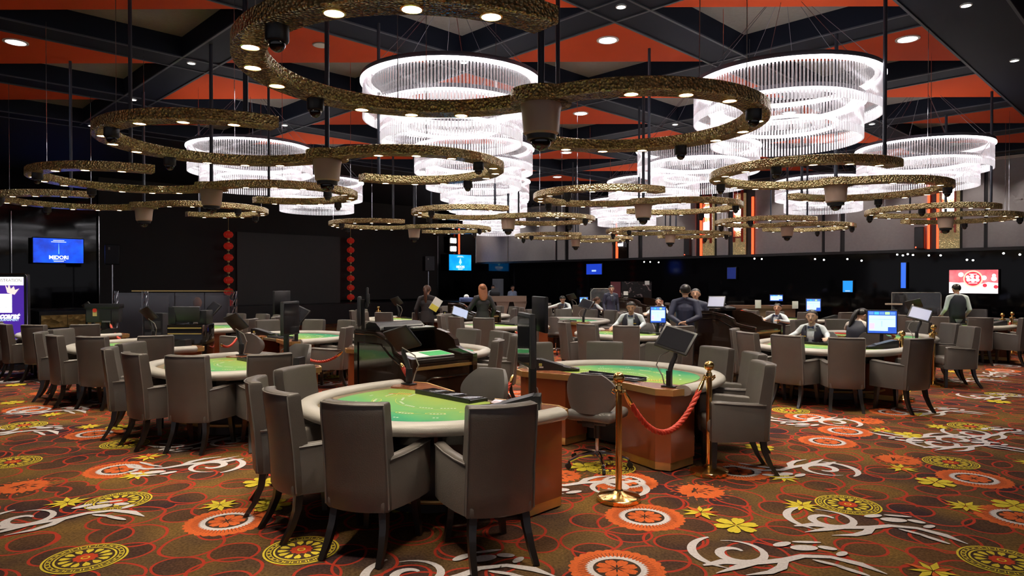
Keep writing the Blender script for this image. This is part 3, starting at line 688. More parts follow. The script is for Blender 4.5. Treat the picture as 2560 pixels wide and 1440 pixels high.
def task_proto():
    t = thing('dealer_chair', 'x', 'office chair')
    g = G(); rings = []
    for j in range(13):                           # rounded shell back, wraps forward at the sides
        v = j / 12; z = 0.52 + 0.36 * v; hw = 0.255 * math.sin(PI * (0.16 + 0.72 * v)) ** 0.55; th = 0.055 * math.sin(PI * (0.1 + 0.82 * v)) ** 0.5
        y0 = -0.24 - 0.05 * v; pts = [(u / 8 * hw, y0 + 0.14 * (u / 8 * hw / 0.25) ** 2) for u in range(-8, 9)]
        rings.append([Vector((x, y, z)) for x, y in pts] + [Vector((x * .96, y + th, z)) for x, y in reversed(pts)])
    g.ring_loft(rings).obj('backrest', leather('task_leather', (0.155, 0.145, 0.135)), t, angle=60)
    G().box((0.46, 0.46, 0.10), (0, 0, 0.49), r=0.045, seg=3).obj('seat_cushion', MATS['task_leather'], t)
    G().box((0.30, 0.28, 0.05), (0, 0, 0.425), r=0.02).obj('seat_plate', M_BLACK, t)
    G().box((0.12, 0.02, 0.12), (0, -0.20, 0.455), r=0.008).obj('back_bracket', M_BLACK, t)
    G().lathe([(0.030, 0.26), (0.030, 0.40), (0.022, 0.41)], 16).obj('gas_sleeve', M_BLACK, t)
    G().lathe([(0.016, 0.09), (0.016, 0.30)], 12).obj('gas_column', M_CHROME, t)
    for k in range(5):
        a = 2 * PI * k / 5 + 0.3; c, s = math.cos(a), math.sin(a)
        arm = G().tube([(0, 0, 0.115), (0.10 * c, 0.10 * s, 0.118), (0.20 * c, 0.20 * s, 0.105), (0.29 * c, 0.29 * s, 0.075)], [0.028, 0.024, 0.019, 0.016], 8).obj('base_arm', M_CHROME, t)
        G().cyl(0.028, 0.022, (0.30 * c, 0.30 * s, 0.029), (PI / 2, 0, a), 14).cyl(0.012, 0.05, (0.29 * c, 0.29 * s, 0.05), n=8).obj('caster', M_BLACK, arm)
    return t
task0 = task_proto(); task_used = [False]
def put_task(x, y, ang, label):
    o = task0 if not task_used[0] else copy_tree(task0); task_used[0] = True
    return place(o, (x, y, 0.006), ang - PI / 2, label, 'swivel dealer chairs')

# ================================================================== GAMING TABLES
TW, TD = 1.09, 1.42
def outline(hw, dp, n=48, p=2.5, y0=0.0):
    pts = []
    for k in range(n + 1):
        a = PI * k / n; c, s = math.cos(a), math.sin(a)
        pts.append((hw * abs(c) ** (2 / p) * (1 if c > 0 else -1), y0 + (dp - y0) * abs(s) ** (2 / p)))
    return pts
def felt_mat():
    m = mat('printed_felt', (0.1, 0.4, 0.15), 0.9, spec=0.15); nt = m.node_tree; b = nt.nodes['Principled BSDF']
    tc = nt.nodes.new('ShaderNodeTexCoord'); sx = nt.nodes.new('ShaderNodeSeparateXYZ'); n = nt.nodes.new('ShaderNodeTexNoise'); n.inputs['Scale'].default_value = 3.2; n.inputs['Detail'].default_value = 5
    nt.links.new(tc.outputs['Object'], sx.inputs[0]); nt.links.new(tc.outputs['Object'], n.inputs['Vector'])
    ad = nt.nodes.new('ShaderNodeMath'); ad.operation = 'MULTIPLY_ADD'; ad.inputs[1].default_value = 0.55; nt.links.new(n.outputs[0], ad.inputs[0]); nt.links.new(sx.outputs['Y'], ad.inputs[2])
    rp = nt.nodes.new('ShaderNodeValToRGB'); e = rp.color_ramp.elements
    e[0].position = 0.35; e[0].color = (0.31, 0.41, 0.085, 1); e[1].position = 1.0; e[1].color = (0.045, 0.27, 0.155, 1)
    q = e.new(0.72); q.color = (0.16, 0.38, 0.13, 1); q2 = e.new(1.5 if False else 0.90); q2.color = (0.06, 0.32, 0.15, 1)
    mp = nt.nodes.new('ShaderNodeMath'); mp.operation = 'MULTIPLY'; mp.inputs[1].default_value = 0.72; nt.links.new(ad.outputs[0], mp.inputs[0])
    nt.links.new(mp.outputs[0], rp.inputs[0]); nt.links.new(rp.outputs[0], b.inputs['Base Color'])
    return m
M_FELT = felt_mat(); M_PRINTW = mat('felt_print_white', (0.62, 0.70, 0.55), 0.9, noise=0.1); M_PRINTY = mat('felt_print_yellow', (0.72, 0.66, 0.12), 0.9, noise=0.1); M_PRINTR = mat('felt_print_red', (0.6, 0.16, 0.05), 0.9, noise=0.1)
DX = 0.98            # deck corner
def table_proto(detail=True):
    t = thing('gaming_table', 'x', 'gaming table')
    Z = 0.742
    P = outline(TW - 0.075, TD - 0.075, 56, y0=0.10)
    g = G(); rings = []; N = len(P)
    P = [(TW - 0.075, 0.02)] + P + [(-(TW - 0.075), 0.02)]; N = len(P)
    for i, (x, y) in enumerate(P):
        x0, y0 = P[max(i - 1, 0)]; x1, y1 = P[min(i + 1, N - 1)]; tx, ty = x1 - x0, y1 - y0; l = math.hypot(tx, ty); nx, ny = ty / l, -tx / l
        rings.append([Vector((x + nx * 0.082 * math.cos(q), y + ny * 0.082 * math.cos(q), Z - 0.012 + 0.05 * math.sin(q))) for q in [2 * PI * k / 14 for k in range(14)]])
    g.ring_loft(rings).obj('padded_rail', M_RAIL, t, angle=70)
    B = outline(TW - 0.10, TD - 0.10, 56, y0=0.08)
    G().prism(B + [(-DX, 0.0), (DX, 0.0)], Z - 0.05, Z - 0.012).obj('border_top', M_BORDER, t)
    F = outline(TW - 0.27, TD - 0.24, 56, y0=0.25)
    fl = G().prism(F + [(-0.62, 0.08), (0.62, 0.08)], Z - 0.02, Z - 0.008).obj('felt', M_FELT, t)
    if detail:
        g = G(); zz = Z - 0.0065
        for k in range(7):
            a = math.radians(25 + 130 * k / 6); cx, cy = 0.70 * math.cos(a), 0.18 + 0.86 * math.sin(a)
            g.m(1); e = [(0.075 * math.cos(q * PI / 10), 0.032 * math.sin(q * PI / 10)) for q in range(21)]
            g.stroke(at2(e, cx * 0.8, cy * 0.86, a - PI / 2), 0.005, zz); g.m(0)
            for r in (0.62, 0.86, 1.02):
                for q in range(5 if r < 1 else 2): g.poly(at2([(-0.010, -0.012), (0.010, -0.012), (0.010, 0.012), (-0.010, 0.012)], cx * r + (q - 2) * 0.026 * math.sin(a), cy * r - (q - 2) * 0.026 * math.cos(a), a - PI / 2, 0.8), zz)
        g.m(1)
        for r in (0.45, 0.62): g.stroke([(r * 1.1 * math.cos(math.radians(q)), 0.16 + r * 1.15 * math.sin(math.radians(q))) for q in range(45, 136, 5)], 0.003, zz)
        g.m(2).stroke([(0.45, 0.30), (0.62, 0.42)], 0.02, zz); g.m(1)
        for q in range(6): g.stroke([(0.40 + q * 0.03, 0.38), (0.46 + q * 0.03, 0.30)], 0.005, zz)
        g.obj('felt_print', [M_PRINTW, M_PRINTY, M_PRINTR], fl, smooth=False)
    # dealer side: two cherry decks with brass edge, two pedestals, knee hole between
    for s in (1, -1):
        pts = [(0.28, -0.02), (DX - 0.14, -0.16), (DX, -0.10), (DX + 0.05, 0.07), (DX - 0.10, 0.22), (0.62, 0.16), (0.36, 0.12)]
        pts = [(s * x, y) for x, y in pts]; pts = pts if s == 1 else pts[::-1]
        d = G().prism(pts, Z - 0.045, Z + 0.002).obj('dealer_deck', M_DECK, t, smooth=False)
        ed = [(0.26, -0.028), (DX - 0.14, -0.170), (DX + 0.008, -0.108), (DX + 0.058, 0.07)]
        g = G(); N = len(ed)
        ins = [(0.27, -0.012), (DX - 0.14, -0.152), (DX - 0.008, -0.094), (DX + 0.042, 0.066)]
        rings = [[Vector((s * a[0], a[1], Z - 0.055)), Vector((s * a[0], a[1], Z + 0.004)), Vector((s * b[0], b[1], Z + 0.004)), Vector((s * b[0], b[1], Z - 0.055))] for a, b in zip(ed, ins)]
        g.ring_loft(rings).obj('brass_edge', M_BRASS_SATIN, d, smooth=False)
        pp = [(0.36, -0.015), (DX - 0.16, -0.135), (DX - 0.03, -0.08), (DX - 0.02, 0.30), (0.36, 0.34)]
        pp = [(s * x, y) for x, y in pp]; pp = pp if s == 1 else pp[::-1]
        pd = G().prism(pp, 0.08, Z - 0.05).obj('pedestal', M_CHERRY, t, smooth=False)
        kk = [(x * 0.985 + s * 0.008, y * 0.97) for x, y in pp]
        G().prism(kk, 0.008, 0.08).obj('kick_plate', M_BRASS_SATIN, pd, smooth=False)
        if s == 1 and detail:
            a = math.atan2(-0.12, DX - 0.16 - 0.36)
            vg = G()
            for q in range(-3, 4):
                hw = math.sqrt(max(0, 0.05 ** 2 - (q * 0.014) ** 2)); vg.box((hw * 2, 0.006, 0.007), (0, 0, q * 0.014))
            vg.obj('vent_grille', M_BLACK, pd, (0.70, -0.0965, 0.22), (0, 0, a), smooth=False)
            G().poly([(0.42, 0.03), (0.52, 0.005), (0.54, 0.06), (0.44, 0.085)], Z + 0.003).obj('drop_slot', M_BLACK, d, smooth=False)
    Q = outline(TW - 0.32, TD - 0.34, 24, y0=0.32)
    G().prism(Q + [(-0.8, 0.30), (0.8, 0.30)], Z - 0.18, Z - 0.05).obj('apron', M_GLOSSBLK, t)
    G().prism(outline(0.55, 0.95, 20, y0=0.38) + [(-0.55, 0.36), (0.55, 0.36)], 0.03, Z - 0.18).obj('table_base', M_BLACK, t)
    G().tube([(0.8 * math.cos(a), 0.35 + 0.75 * math.sin(a), 0.16) for a in [PI * k / 20 for k in range(21)]], 0.018, 8).obj('foot_rail', M_BRASS_SATIN, t)
    return t
table0 = table_proto()
tray_me = None
def tray_proto():
    t = thing('chip_tray', 'x', 'chip tray')
    G().box((0.72, 0.20, 0.03), (0, 0, 0.015), r=0.006).obj('tray_body', M_BLACK2, t)
    for k in range(3): G().box((0.20, 0.15, 0.006), (-0.235 + 0.235 * k, 0, 0.033), r=0.002).obj('lid', M_SCREENOFF, t)
    G().box((0.72, 0.012, 0.045), (0, 0.10, 0.02), r=0.003).obj('front_lip', M_BLACK, t)
    return t
tray0 = tray_proto()
def shoe_proto():
    t = thing('card_shoe', 'x', 'card shoe')
    prof = [(-0.20, 0.0), (0.20, 0.0), (0.20, 0.022), (0.13, 0.035), (-0.16, 0.115), (-0.20, 0.115)]
    g = G(); g.ring_loft([[Vector((x, y, z)) for x, z in prof] for y in (-0.085, 0.085)]); g.obj('shoe_body', M_BLACK, t, smooth=False)
    G().box((0.26, 0.15, 0.006), (-0.02, 0, 0.081), (0, 0.27, 0)).obj('lid', M_BLACK2, t, smooth=False)
    G().box((0.10, 0.16, 0.02), (0.235, 0, 0.012), (0, 0.1, 0), r=0.004).obj('card_slot', M_GLOSSBLK, t)
    G().box((0.035, 0.002, 0.03), (-0.14, -0.0865, 0.06)).obj('label_sticker', mat('yellow_sticker', (0.55, 0.55, 0.15), 0.6, noise=0.2), t, smooth=False)
    G().box((0.045, 0.002, 0.016), (-0.13, -0.0865, 0.032)).obj('white_sticker', M_PAPER, t, smooth=False)
    return t
shoe0 = shoe_proto()
def tablet_proto(on=False):
    t = thing('tablet_stand', 'x', 'tablet')
    G().box((0.13, 0.09, 0.012), (0, 0, 0.006), r=0.004).obj('base_plate', M_BLACK, t)
    G().box((0.045, 0.05, 0.14), (0, 0, 0.08), r=0.006).obj('lower_post', M_BLACK, t)
    G().tube([(0, 0, 0.13), (0.02, 0.01, 0.21), (0.05, 0.02, 0.28), (0.05, 0.03, 0.33)], [0.022, 0.024, 0.022, 0.018], 8).obj('arm', M_BLACK2, t)
    sc_ = M_SCREENOFF if not on else emis('tablet_on', (0.38, 0.40, 0.62), 0.42)
    b = G().box((0.33, 0.026, 0.25), r=0.008).obj('tablet_case', M_BLACK, t, (0.04, 0.05, 0.43), (math.radians(-38), math.radians(14), 0))
    G().box((0.285, 0.004, 0.205), (0, -0.0145, 0)).obj('screen', sc_, b, smooth=False)
    G().tube([(0.03, 0.06, 0.35), (-0.10, 0.02, 0.28), (-0.13, 0.0, 0.19), (-0.06, -0.02, 0.10), (-0.05, 0.0, 0.02)], 0.006, 6).obj('cable', M_CABLE, t)
    return t
tab0 = tablet_proto(); tab1 = tablet_proto(True)
def disp_proto():
    t = thing('pole_display', 'x', 'display')
    G().box((0.20, 0.16, 0.02), (0, 0, 0.01), r=0.004).obj('base_plate', M_BLACK, t)
    G().box((0.055, 0.055, 0.70), (0, 0, 0.36), r=0.008).obj('pole', M_BLACK, t)
    b = G().box((0.42, 0.045, 0.42), r=0.010).obj('lower_monitor', M_BLACK2, t, (0, 0.05, 0.54))
    G().box((0.38, 0.004, 0.37), (0, 0.0245, 0)).obj('screen', M_SCREENOFF, b, smooth=False)
    b = G().box((0.40, 0.03, 0.28), r=0.008).obj('upper_monitor', M_BLACK, t, (0, -0.06, 0.74))
    G().box((0.14, 0.02, 0.14), (0, -0.024, -0.02), r=0.004).obj('mount_plate', M_BLACK2, b)
    G().tube([(0, 0, 0.18), (0.04, -0.05, 0.14), (0.03, -0.06, 0.06), (0.0, -0.08, 0.02)], 0.006, 6).obj('cable', M_CABLE, t)
    return t
disp0 = disp_proto()
used = {}
def put(proto_, x, y, z, rz, label, group):
    k = proto_.name
    o = proto_ if not used.get(k) else copy_tree(proto_); used[k] = True
    return place(o, (x, y, z), rz, label, group)

SET5 = [(-1.48, 1.02, -.35, .55), (-.75, 1.64, -.20, .60), (.02, 1.78, -.08, .55), (.70, 1.64, .08, .55), (1.18, 1.08, .12, .60)]
SET5B = [(-1.36, .66, -.40, .40), (-.90, 1.36, -.25, .45), (-.24, 1.68, -.12, .5), (.55, 1.70, .10, .5), (1.16, 1.32, .20, .55)]
SET6 = [(-1.38, .55, -.3, .45), (-.88, 1.32, -.25, .4), (-.23, 1.68, -.1, .4), (.49, 1.68, .15, .4), (1.10, 1.38, .3, .5), (1.54, .65, .4, -.4)]
def table_at(mx, my, typ, phrase, chairs, tablet='off', disp=None, shoe=True, task=True, tray=True, rot=0.0, seats=None, dtask=0.35):
    th = (math.radians(135) if typ == 1 else math.radians(-45)) + rot
    c, s = math.cos(th), math.sin(th); Wd = lambda x, y: (mx + x * c - y * s, my + x * s + y * c)
    put(table0, mx, my, 0.006, th, 'green felt gaming table: the ' + phrase, 'green felt gaming tables')
    Zt = 0.748
    lst = []
    for k, (x, y, ax, ay) in enumerate(chairs):
        if seats is not None and k not in seats: continue
        wx, wy = Wd(x, y); tx, ty = Wd(ax, ay); a = math.atan2(ty - wy, tx - wx); l = 0.335
        lst.append((wx + l * math.cos(a), wy + l * math.sin(a), a))
    lst.sort(key=lambda q: q[0] / q[1])
    for k, (x, y, a) in enumerate(lst):
        put_chair(x, y, a, 'grey leather armchair, %s from the left around the %s' % (ORD[k], phrase), 'grey armchairs around the gaming tables')
    if tray: x, y = Wd(0.10, 0.15); put(tray0, x, y, Zt - 0.012, th, 'black chip tray on the ' + phrase, 'black chip trays')
    if shoe: x, y = Wd(-0.72, 0.20); put(shoe0, x, y, Zt + 0.003, th + 0.70, 'black card shoe on the ' + phrase, 'black card shoes')
    if tablet:
        x, y = Wd(0.86, 0.03); put(tab0 if tablet == 'off' else tab1, x, y, Zt + 0.004, th + 0.12, ('dark' if tablet == 'off' else 'glowing') + ' tablet on an arm at the ' + phrase, 'tablets on arms')
    if disp: x, y = Wd(*disp[:2]); put(disp0, x, y, Zt - 0.03 if len(disp) < 4 else Zt, th + disp[2], 'black double monitor on a pole at the ' + phrase, 'pole displays')
    if task: x, y = Wd(dtask, -0.38); put_task(x, y, th + PI / 2 + 0.25, 'grey swivel dealer chair behind the ' + phrase)
    return Wd
st = (-2.50, 2.40)
ROW = {1: (-0.40, 5.80), 2: (0.75, 6.85), 3: (4.90, 10.60), 4: (5.89, 11.83), 5: (10.0, 15.6), 6: (11.1, 16.8)}
def mk(r, k): return (ROW[r][0] + st[0] * k, ROW[r][1] + st[1] * k)
T1 = table_at(*mk(1, 0), 1, 'front centre table', SET5, disp=(-0.62, -0.10, -0.55))
T3 = table_at(mk(1, 1)[0] - .1, mk(1, 1)[1] + .1, 1, 'second table in the left row', SET5B, disp=(0.10, -0.22, 2.2))
T4 = table_at(*mk(1, 2), 1, 'third table in the left row', SET5B, task=False)
T5 = table_at(*mk(1, 3), 1, 'fourth table in the left row', SET5B, task=False, seats=(0, 1, 2, 3))
T2 = table_at(*mk(2, 0), 2, 'table behind the front rope', SET6)
T21 = table_at(*mk(2, 1), 2, 'table behind the dark podium', SET6, disp=(-0.75, 0.05, 2.55, 1), tablet=None)
T22 = table_at(*mk(2, 2), 2, 'table left behind the podium', SET6)
T23 = table_at(*mk(2, 3), 2, 'last table left of centre', SET6, task=False)
T7 = table_at(*mk(3, 0), 1, "seated woman dealer's table", SET5, tablet=None)
T6 = table_at(*mk(3, 1), 1, "bow-tie dealer's table", SET5, tablet=None)
T62 = table_at(*mk(3, 2), 1, 'table before the two suited women', SET5)
T63 = table_at(*mk(3, 3), 1, 'last table before the lantern string', SET5)
T8 = table_at(*mk(4, 0), 2, 'table by the big blue monitor', SET6, tablet='on', shoe=False)
T82 = table_at(*mk(4, 2), 2, 'gold-edged table right of centre', SET6)
T83 = table_at(*mk(4, 3), 2, 'table right of the suited women', SET6, task=False, tablet=None)
T9 = table_at(*mk(5, 0), 1, 'far right table', SET5, tablet='on', disp=None)
T91 = table_at(*mk(5, 1), 1, "left-facing dealer's table", SET5, tablet=None, task=False)
T92 = table_at(*mk(5, 2), 1, "smiling woman's table", SET5, tablet=None, task=False)
T93 = table_at(*mk(5, 3), 1, "reaching dealer's far table", SET5, task=False)
TA = table_at(*mk(6, 0), 2, 'table by the standing vest man', SET6, tablet=None, task=False, seats=(0, 1, 2, 5))
TA3 = table_at(*mk(6, 3), 2, 'farthest table right of centre', SET6, tablet=None, task=False, seats=(0, 1, 5))
# ================================================================== STANCHIONS AND ROPES
def stanchion_proto():
    t = thing('rope_stanchion', 'x', 'stanchion')
    G().lathe([(0.0, 0.0), (0.168, 0.0), (0.170, 0.012), (0.170, 0.030), (0.158, 0.040), (0.06, 0.062), (0.034, 0.075), (0.030, 0.085), (0.0, 0.085)], 36).obj('base', M_BRASS, t)
    G().lathe([(0.0255, 0.06), (0.0255, 0.865), (0.0, 0.866)], 24).obj('post', M_BRASS, t)
    G().lathe([(0.030, 0.0), (0.048, 0.004), (0.048, 0.012), (0.030, 0.018), (0.024, 0.05), (0.018, 0.055), (0.016, 0.068), (0.026, 0.072)], 24, (0, 0, 0.850)).obj('collar', M_BRASS, t)
    for a in range(4): G().tube([(0.03 * math.cos(a * PI / 2), 0.03 * math.sin(a * PI / 2), 0.86), (0.062 * math.cos(a * PI / 2), 0.062 * math.sin(a * PI / 2), 0.872), (0.066 * math.cos(a * PI / 2), 0.066 * math.sin(a * PI / 2), 0.852), (0.04 * math.cos(a * PI / 2), 0.04 * math.sin(a * PI / 2), 0.835)], 0.006, 6).obj('rope_ring', M_BRASS, t)
    G().sphere(0.045, (0, 0, 0.958), n=24, m=14).obj('ball_finial', M_BRASS, t)
    return t
stan0 = stanchion_proto()
SP = [(1547, 1252, 'brass stanchion standing nearest, left end of the front red rope'), (1772, 1184, 'brass stanchion at the right end of the front red rope'), (2250, 1000, 'brass stanchion left of the right-hand pair by the chairs'), (2328, 964, 'brass stanchion with wide base, right of the right-hand pair'), (2498, 893, 'distant brass stanchion left of the far right pair'), (2522, 885, 'distant brass stanchion rightmost of all'), (945, 862, 'distant brass stanchion with its ball above the far chairs')]
for u, v, lab in SP:
    x, y = floor_at(u, v) if u != 945 else (px(945, 19.5), 19.5)
    put(stan0, x, y, 0.006, 0.4, lab, 'brass rope stanchions')
def rope(a, b, sag, label, r=0.019):
    a, b = Vector(a), Vector(b); t = thing('velvet_rope', label, 'rope', tuple((a + b) / 2 * Vector((1, 1, 0)) if False else (0, 0, 0)), 0, 'red barrier ropes')
    N = 72; pts = []
    for k in range(N + 1):
        s = k / N; p = a.lerp(b, s); p.z -= sag * (1 - (2 * s - 1) ** 2); pts.append(p)
    # twisted three-strand rope
    for st_ in range(3):
        sp_ = []
        for k, p in enumerate(pts[5:-5]):
            d = (pts[min(k + 6, N)] - pts[k + 4]).normalized(); n1 = d.cross(Vector((0, 0, 1))).normalized(); n2 = d.cross(n1)
            ph = 2 * PI * st_ / 3 + k * 0.75; sp_.append(p + (n1 * math.cos(ph) + n2 * math.sin(ph)) * r * 0.52)
        G().tube(sp_, r * 0.62, 7).obj('strand', M_ROPE, t, angle=80)
    for q in (pts[:7], pts[-7:]):
        G().tube(q, [0.008, 0.014, 0.018, 0.020, 0.021, 0.021, 0.020] if q is not pts[-7:] and q[0] == pts[0] else [0.020, 0.021, 0.021, 0.020, 0.018, 0.014, 0.008], 10).obj('end_cap', M_BRASS, t)
    return t
s1, s2 = floor_at(1547, 1252), floor_at(1772, 1184)
rope((s1[0] + 0.05, s1[1] + 0.04, 0.85), (s2[0] - 0.05, s2[1] - 0.02, 0.86), 0.40, 'thick twisted red rope between the two front brass stanchions', 0.023)
x2, y2 = T2(-1.0, -0.12); rope((x2 - 0.02, y2 - 0.05, 0.70), (-0.45, 6.9, 0.62), 0.25, 'red rope from the front rope table towards the dark podium')
x2, y2 = T21(-0.98, -0.12); x3, y3 = T22(0.98, -0.12); rope((x3 + 0.02, y3, 0.70), (x2 - 0.02, y2 - 0.04, 0.70), 0.20, 'red rope hanging between the two tables left of the podium')
rope((px(1010, 6.75), 6.55, 0.93), (px(1075, 6.3), 6.25, 0.62), 0.05, 'short red rope slanting down before the dark podium')
rope((px(1287, 12.8), 12.8, 0.78), (px(1325, 12.6), 12.6, 0.66), 0.03, 'small red rope by the wooden table end near centre')
s3, s4 = floor_at(2250, 1000), floor_at(2328, 964); rope((s4[0] - 0.05, s4[1], 0.85), (px(2318, 12.2), 12.2, 0.80), 0.12, 'short red rope behind the right-hand stanchion')
s5, s6 = floor_at(2498, 893), floor_at(2522, 885); rope((s6[0] - 0.04, s6[1], 0.85), (s5[0] + 0.05, s5[1], 0.85), 0.35, 'red rope between the two distant stanchions at far right')
rope((px(268, 12.6), 12.6, 0.95), (px(300, 11.9), 11.9, 0.70), 0.08, 'red rope slanting down by the machine at far left')
rope((px(356, 11.6), 11.6, 0.62), (px(385, 12.0), 12.0, 0.80), 0.05, 'red rope left of the brass-banded dark cabinet')
x2, y2 = T22(-0.98, -0.12); rope((x2 - 0.03, y2 - 0.03, 0.72), (px(548, 11.2), 11.2, 0.68), 0.10, 'red rope behind the tilted tablet left of centre')

# ================================================================== PODIUMS
def podium(x, y, label, sc=1.0, rz=PI / 4, kind=0):
    t = thing('pit_podium', label, 'podium', (x, y, 0.006), rz, 'dark pit podiums')
    W, D, H = 0.80 * sc, 1.05 * sc, 1.18
    # local: -y face = face with the desk, -x face = scrolled side panel
    def side(xx, nm='side_panel'):
        prof = [(-D / 2, 0), (D / 2, 0), (D / 2, H), (D * 0.10, H), (-D * 0.08, H - 0.035), (-D * 0.20, H - 0.10), (-D * 0.23, H - 0.17), (-D * 0.32, H - 0.20), (-D / 2, H - 0.235)]
        o = G().ring_loft([[Vector((xx + q, a, b)) for a, b in prof] for q in (-0.03, 0.03)]).obj(nm, M_DARKWOOD, t, smooth=False)
        e = [(xx - 0.034 if xx < 0 else xx + 0.034, a * 0.93, min(b, H) - 0.03) for a, b in prof[2:]]
        G().tube(e, 0.009, 6).obj('moulding', M_GLOSSBLK, o)
        fr = [(xx + (-0.034 if xx < 0 else 0.034), a, b) for a, b in ((-D * .42, 0.12), (D * .42, 0.12), (D * .42, H - 0.12), (0, H - 0.12), (-D * .14, H - 0.22), (-D * .30, H - 0.30), (-D * .42, H - 0.32))]
        G().tube(fr, 0.008, 6, closed=True).obj('panel_bead', M_GLOSSBLK, o)
    side(-W / 2); side(W / 2)
    G().box((W - 0.06, 0.04, H - 0.02), (0, D / 2 - 0.03, (H - 0.02) / 2)).obj('rear_panel', M_DARKWOOD, t, smooth=False)
    f = G().box((W - 0.06, 0.04, H - 0.30), (0, -D / 2 + 0.05, (H - 0.30) / 2)).obj('front_panel', M_DARKWOOD, t, smooth=False)
    G().box((W - 0.05, 0.012, 0.03), (0, -D / 2 + 0.024, H - 0.34)).obj('brass_line', M_BRASS_SATIN, f, smooth=False)
    G().tube([(-W * .40, -D / 2 + 0.028, 0.52), (-W * .36, -D / 2 + 0.028, 0.60), (-W * .30, -D / 2 + 0.028, 0.70), (-W * .22, -D / 2 + 0.028, 0.73), (W * .40, -D / 2 + 0.028, 0.73)], 0.011, 6).obj('scroll_moulding', M_GLOSSBLK, f)
    G().box((W + 0.02, 0.40, 0.03), (0, D / 2 - 0.19, H + 0.0)).obj('upper_shelf', M_GLOSSBLK, t, smooth=False)
    G().box((W - 0.06, D * 0.62, 0.03), (0, -D * 0.14, H - 0.27), (0.10, 0, 0)).obj('writing_desk', M_GLOSSBLK, t, smooth=False)
    return t
POD = (-1.12, 7.35)
def pod_pt(p, x, y):
    c, s = math.cos(PI / 4), math.sin(PI / 4); return (p[0] + x * c - y * s, p[1] + x * s + y * c)
podium(*POD, 'dark lacquered scrolled podium left of centre behind the front table')
P2_ = (POD[0] + 4.95, POD[1] + 4.85); podium(*P2_, 'wide dark lacquered podium beside the man in the navy suit', 1.25)
P4_ = (POD[0] + 4.9 - 4.9, POD[1] + 9.8); podium(*P4_, 'dark podium desk where the red-haired woman stands', 1.0)
P5_ = (3.95, 21.9); podium(*P5_, 'dark podium far back in front of the glass screen', 1.25)
# clutter on the front podium
t = thing('monitor_hood', 'low black curved cover on top of the front podium', 'cover', (*pod_pt(POD, -0.02, 0.32), 1.20), PI / 4)
G().ring_loft([[Vector((0.30 * s_, y, 0.0 if k == 0 else z)) for k, (y, z) in enumerate(((-0.14, 0), (-0.13, 0.02), (-0.05, 0.07), (0.08, 0.075), (0.14, 0.05)))] + [Vector((0.30 * s_, 0.14, 0))] for s_ in (-1, 1)]).obj('hood', M_BLACK, t)
G().box((0.50, 0.02, 0.03), (0, -0.14, 0.015)).obj('front_lip', M_BLACK2, t)
tag(G().box((0.30, 0.18, 0.012)).obj('printed_sheet', mat('sheet', (0.55, 0.55, 0.56), 0.6, noise=0.3, nscale=40), None, (*pod_pt(POD, 0.2, 0.20), 1.209), (0.0, 0, PI / 4), smooth=False), 'white printed sheet lying on the front podium top', 'paper')
t = thing('green_pad', 'white pad with green print on the front podium desk', 'pad', (*pod_pt(POD, 0.05, -0.16), 0.942), PI / 4)
G().box((0.52, 0.26, 0.012), (0, 0, 0), (0.10, 0, 0)).obj('pad_sheet', M_WHITE, t, smooth=False); G().box((0.30, 0.20, 0.004), (0.09, -0.015, 0.006), (0.10, 0, 0)).obj('green_print', mat('green_print', (0.05, 0.42, 0.13), 0.5, noise=0.2), t, smooth=False)
# brass-banded cabinet with screens, left of centre
t = thing('banded_cabinet', 'dark cabinet with three brass bands left of centre', 'cabinet', (px(474, 11.0), 11.0, 0.006), 0.02)
G().box((0.56, 0.45, 1.02), (0, 0, 0.51), r=0.01).obj('body', M_GLOSSBLK, t)
for z in (0.97, 0.88, 0.62): G().box((0.53, 0.015, 0.018), (0, -0.230, z)).obj('brass_band', M_BRASS_SATIN, t, smooth=False)
t = thing('computer_screens', 'dark screens and cases standing on the brass-banded cabinet', 'monitor', (px(474, 11.0), 11.0, 1.03), 0.02)
G().box((0.40, 0.05, 0.25), (0.0, -0.12, 0.16), (0.15, 0, 0), r=0.01).obj('screen_panel', M_BLACK2, t); G().box((0.12, 0.30, 0.28), (-0.24, 0.0, 0.14), r=0.01).obj('case', M_BLACK, t); G().box((0.14, 0.25, 0.22), (0.23, 0.0, 0.11), r=0.01).obj('case', M_BLACK, t); G().cyl(0.03, 0.04, (0, 0, 0.02)).obj('foot', M_BLACK, t)
t = thing('equipment_rack', 'black equipment rack left of the brass-banded cabinet', 'rack', (px(393, 12.0), 12.0, 0.006), 0.0)
G().box((0.34, 0.40, 1.15), (0, 0, 0.58), r=0.01).obj('frame', M_BLACK, t)
for z in (0.55, 0.75, 0.95): G().box((0.28, 0.02, 0.14), (0, -0.205, z), r=0.004).obj('unit', M_BLACK2, t)

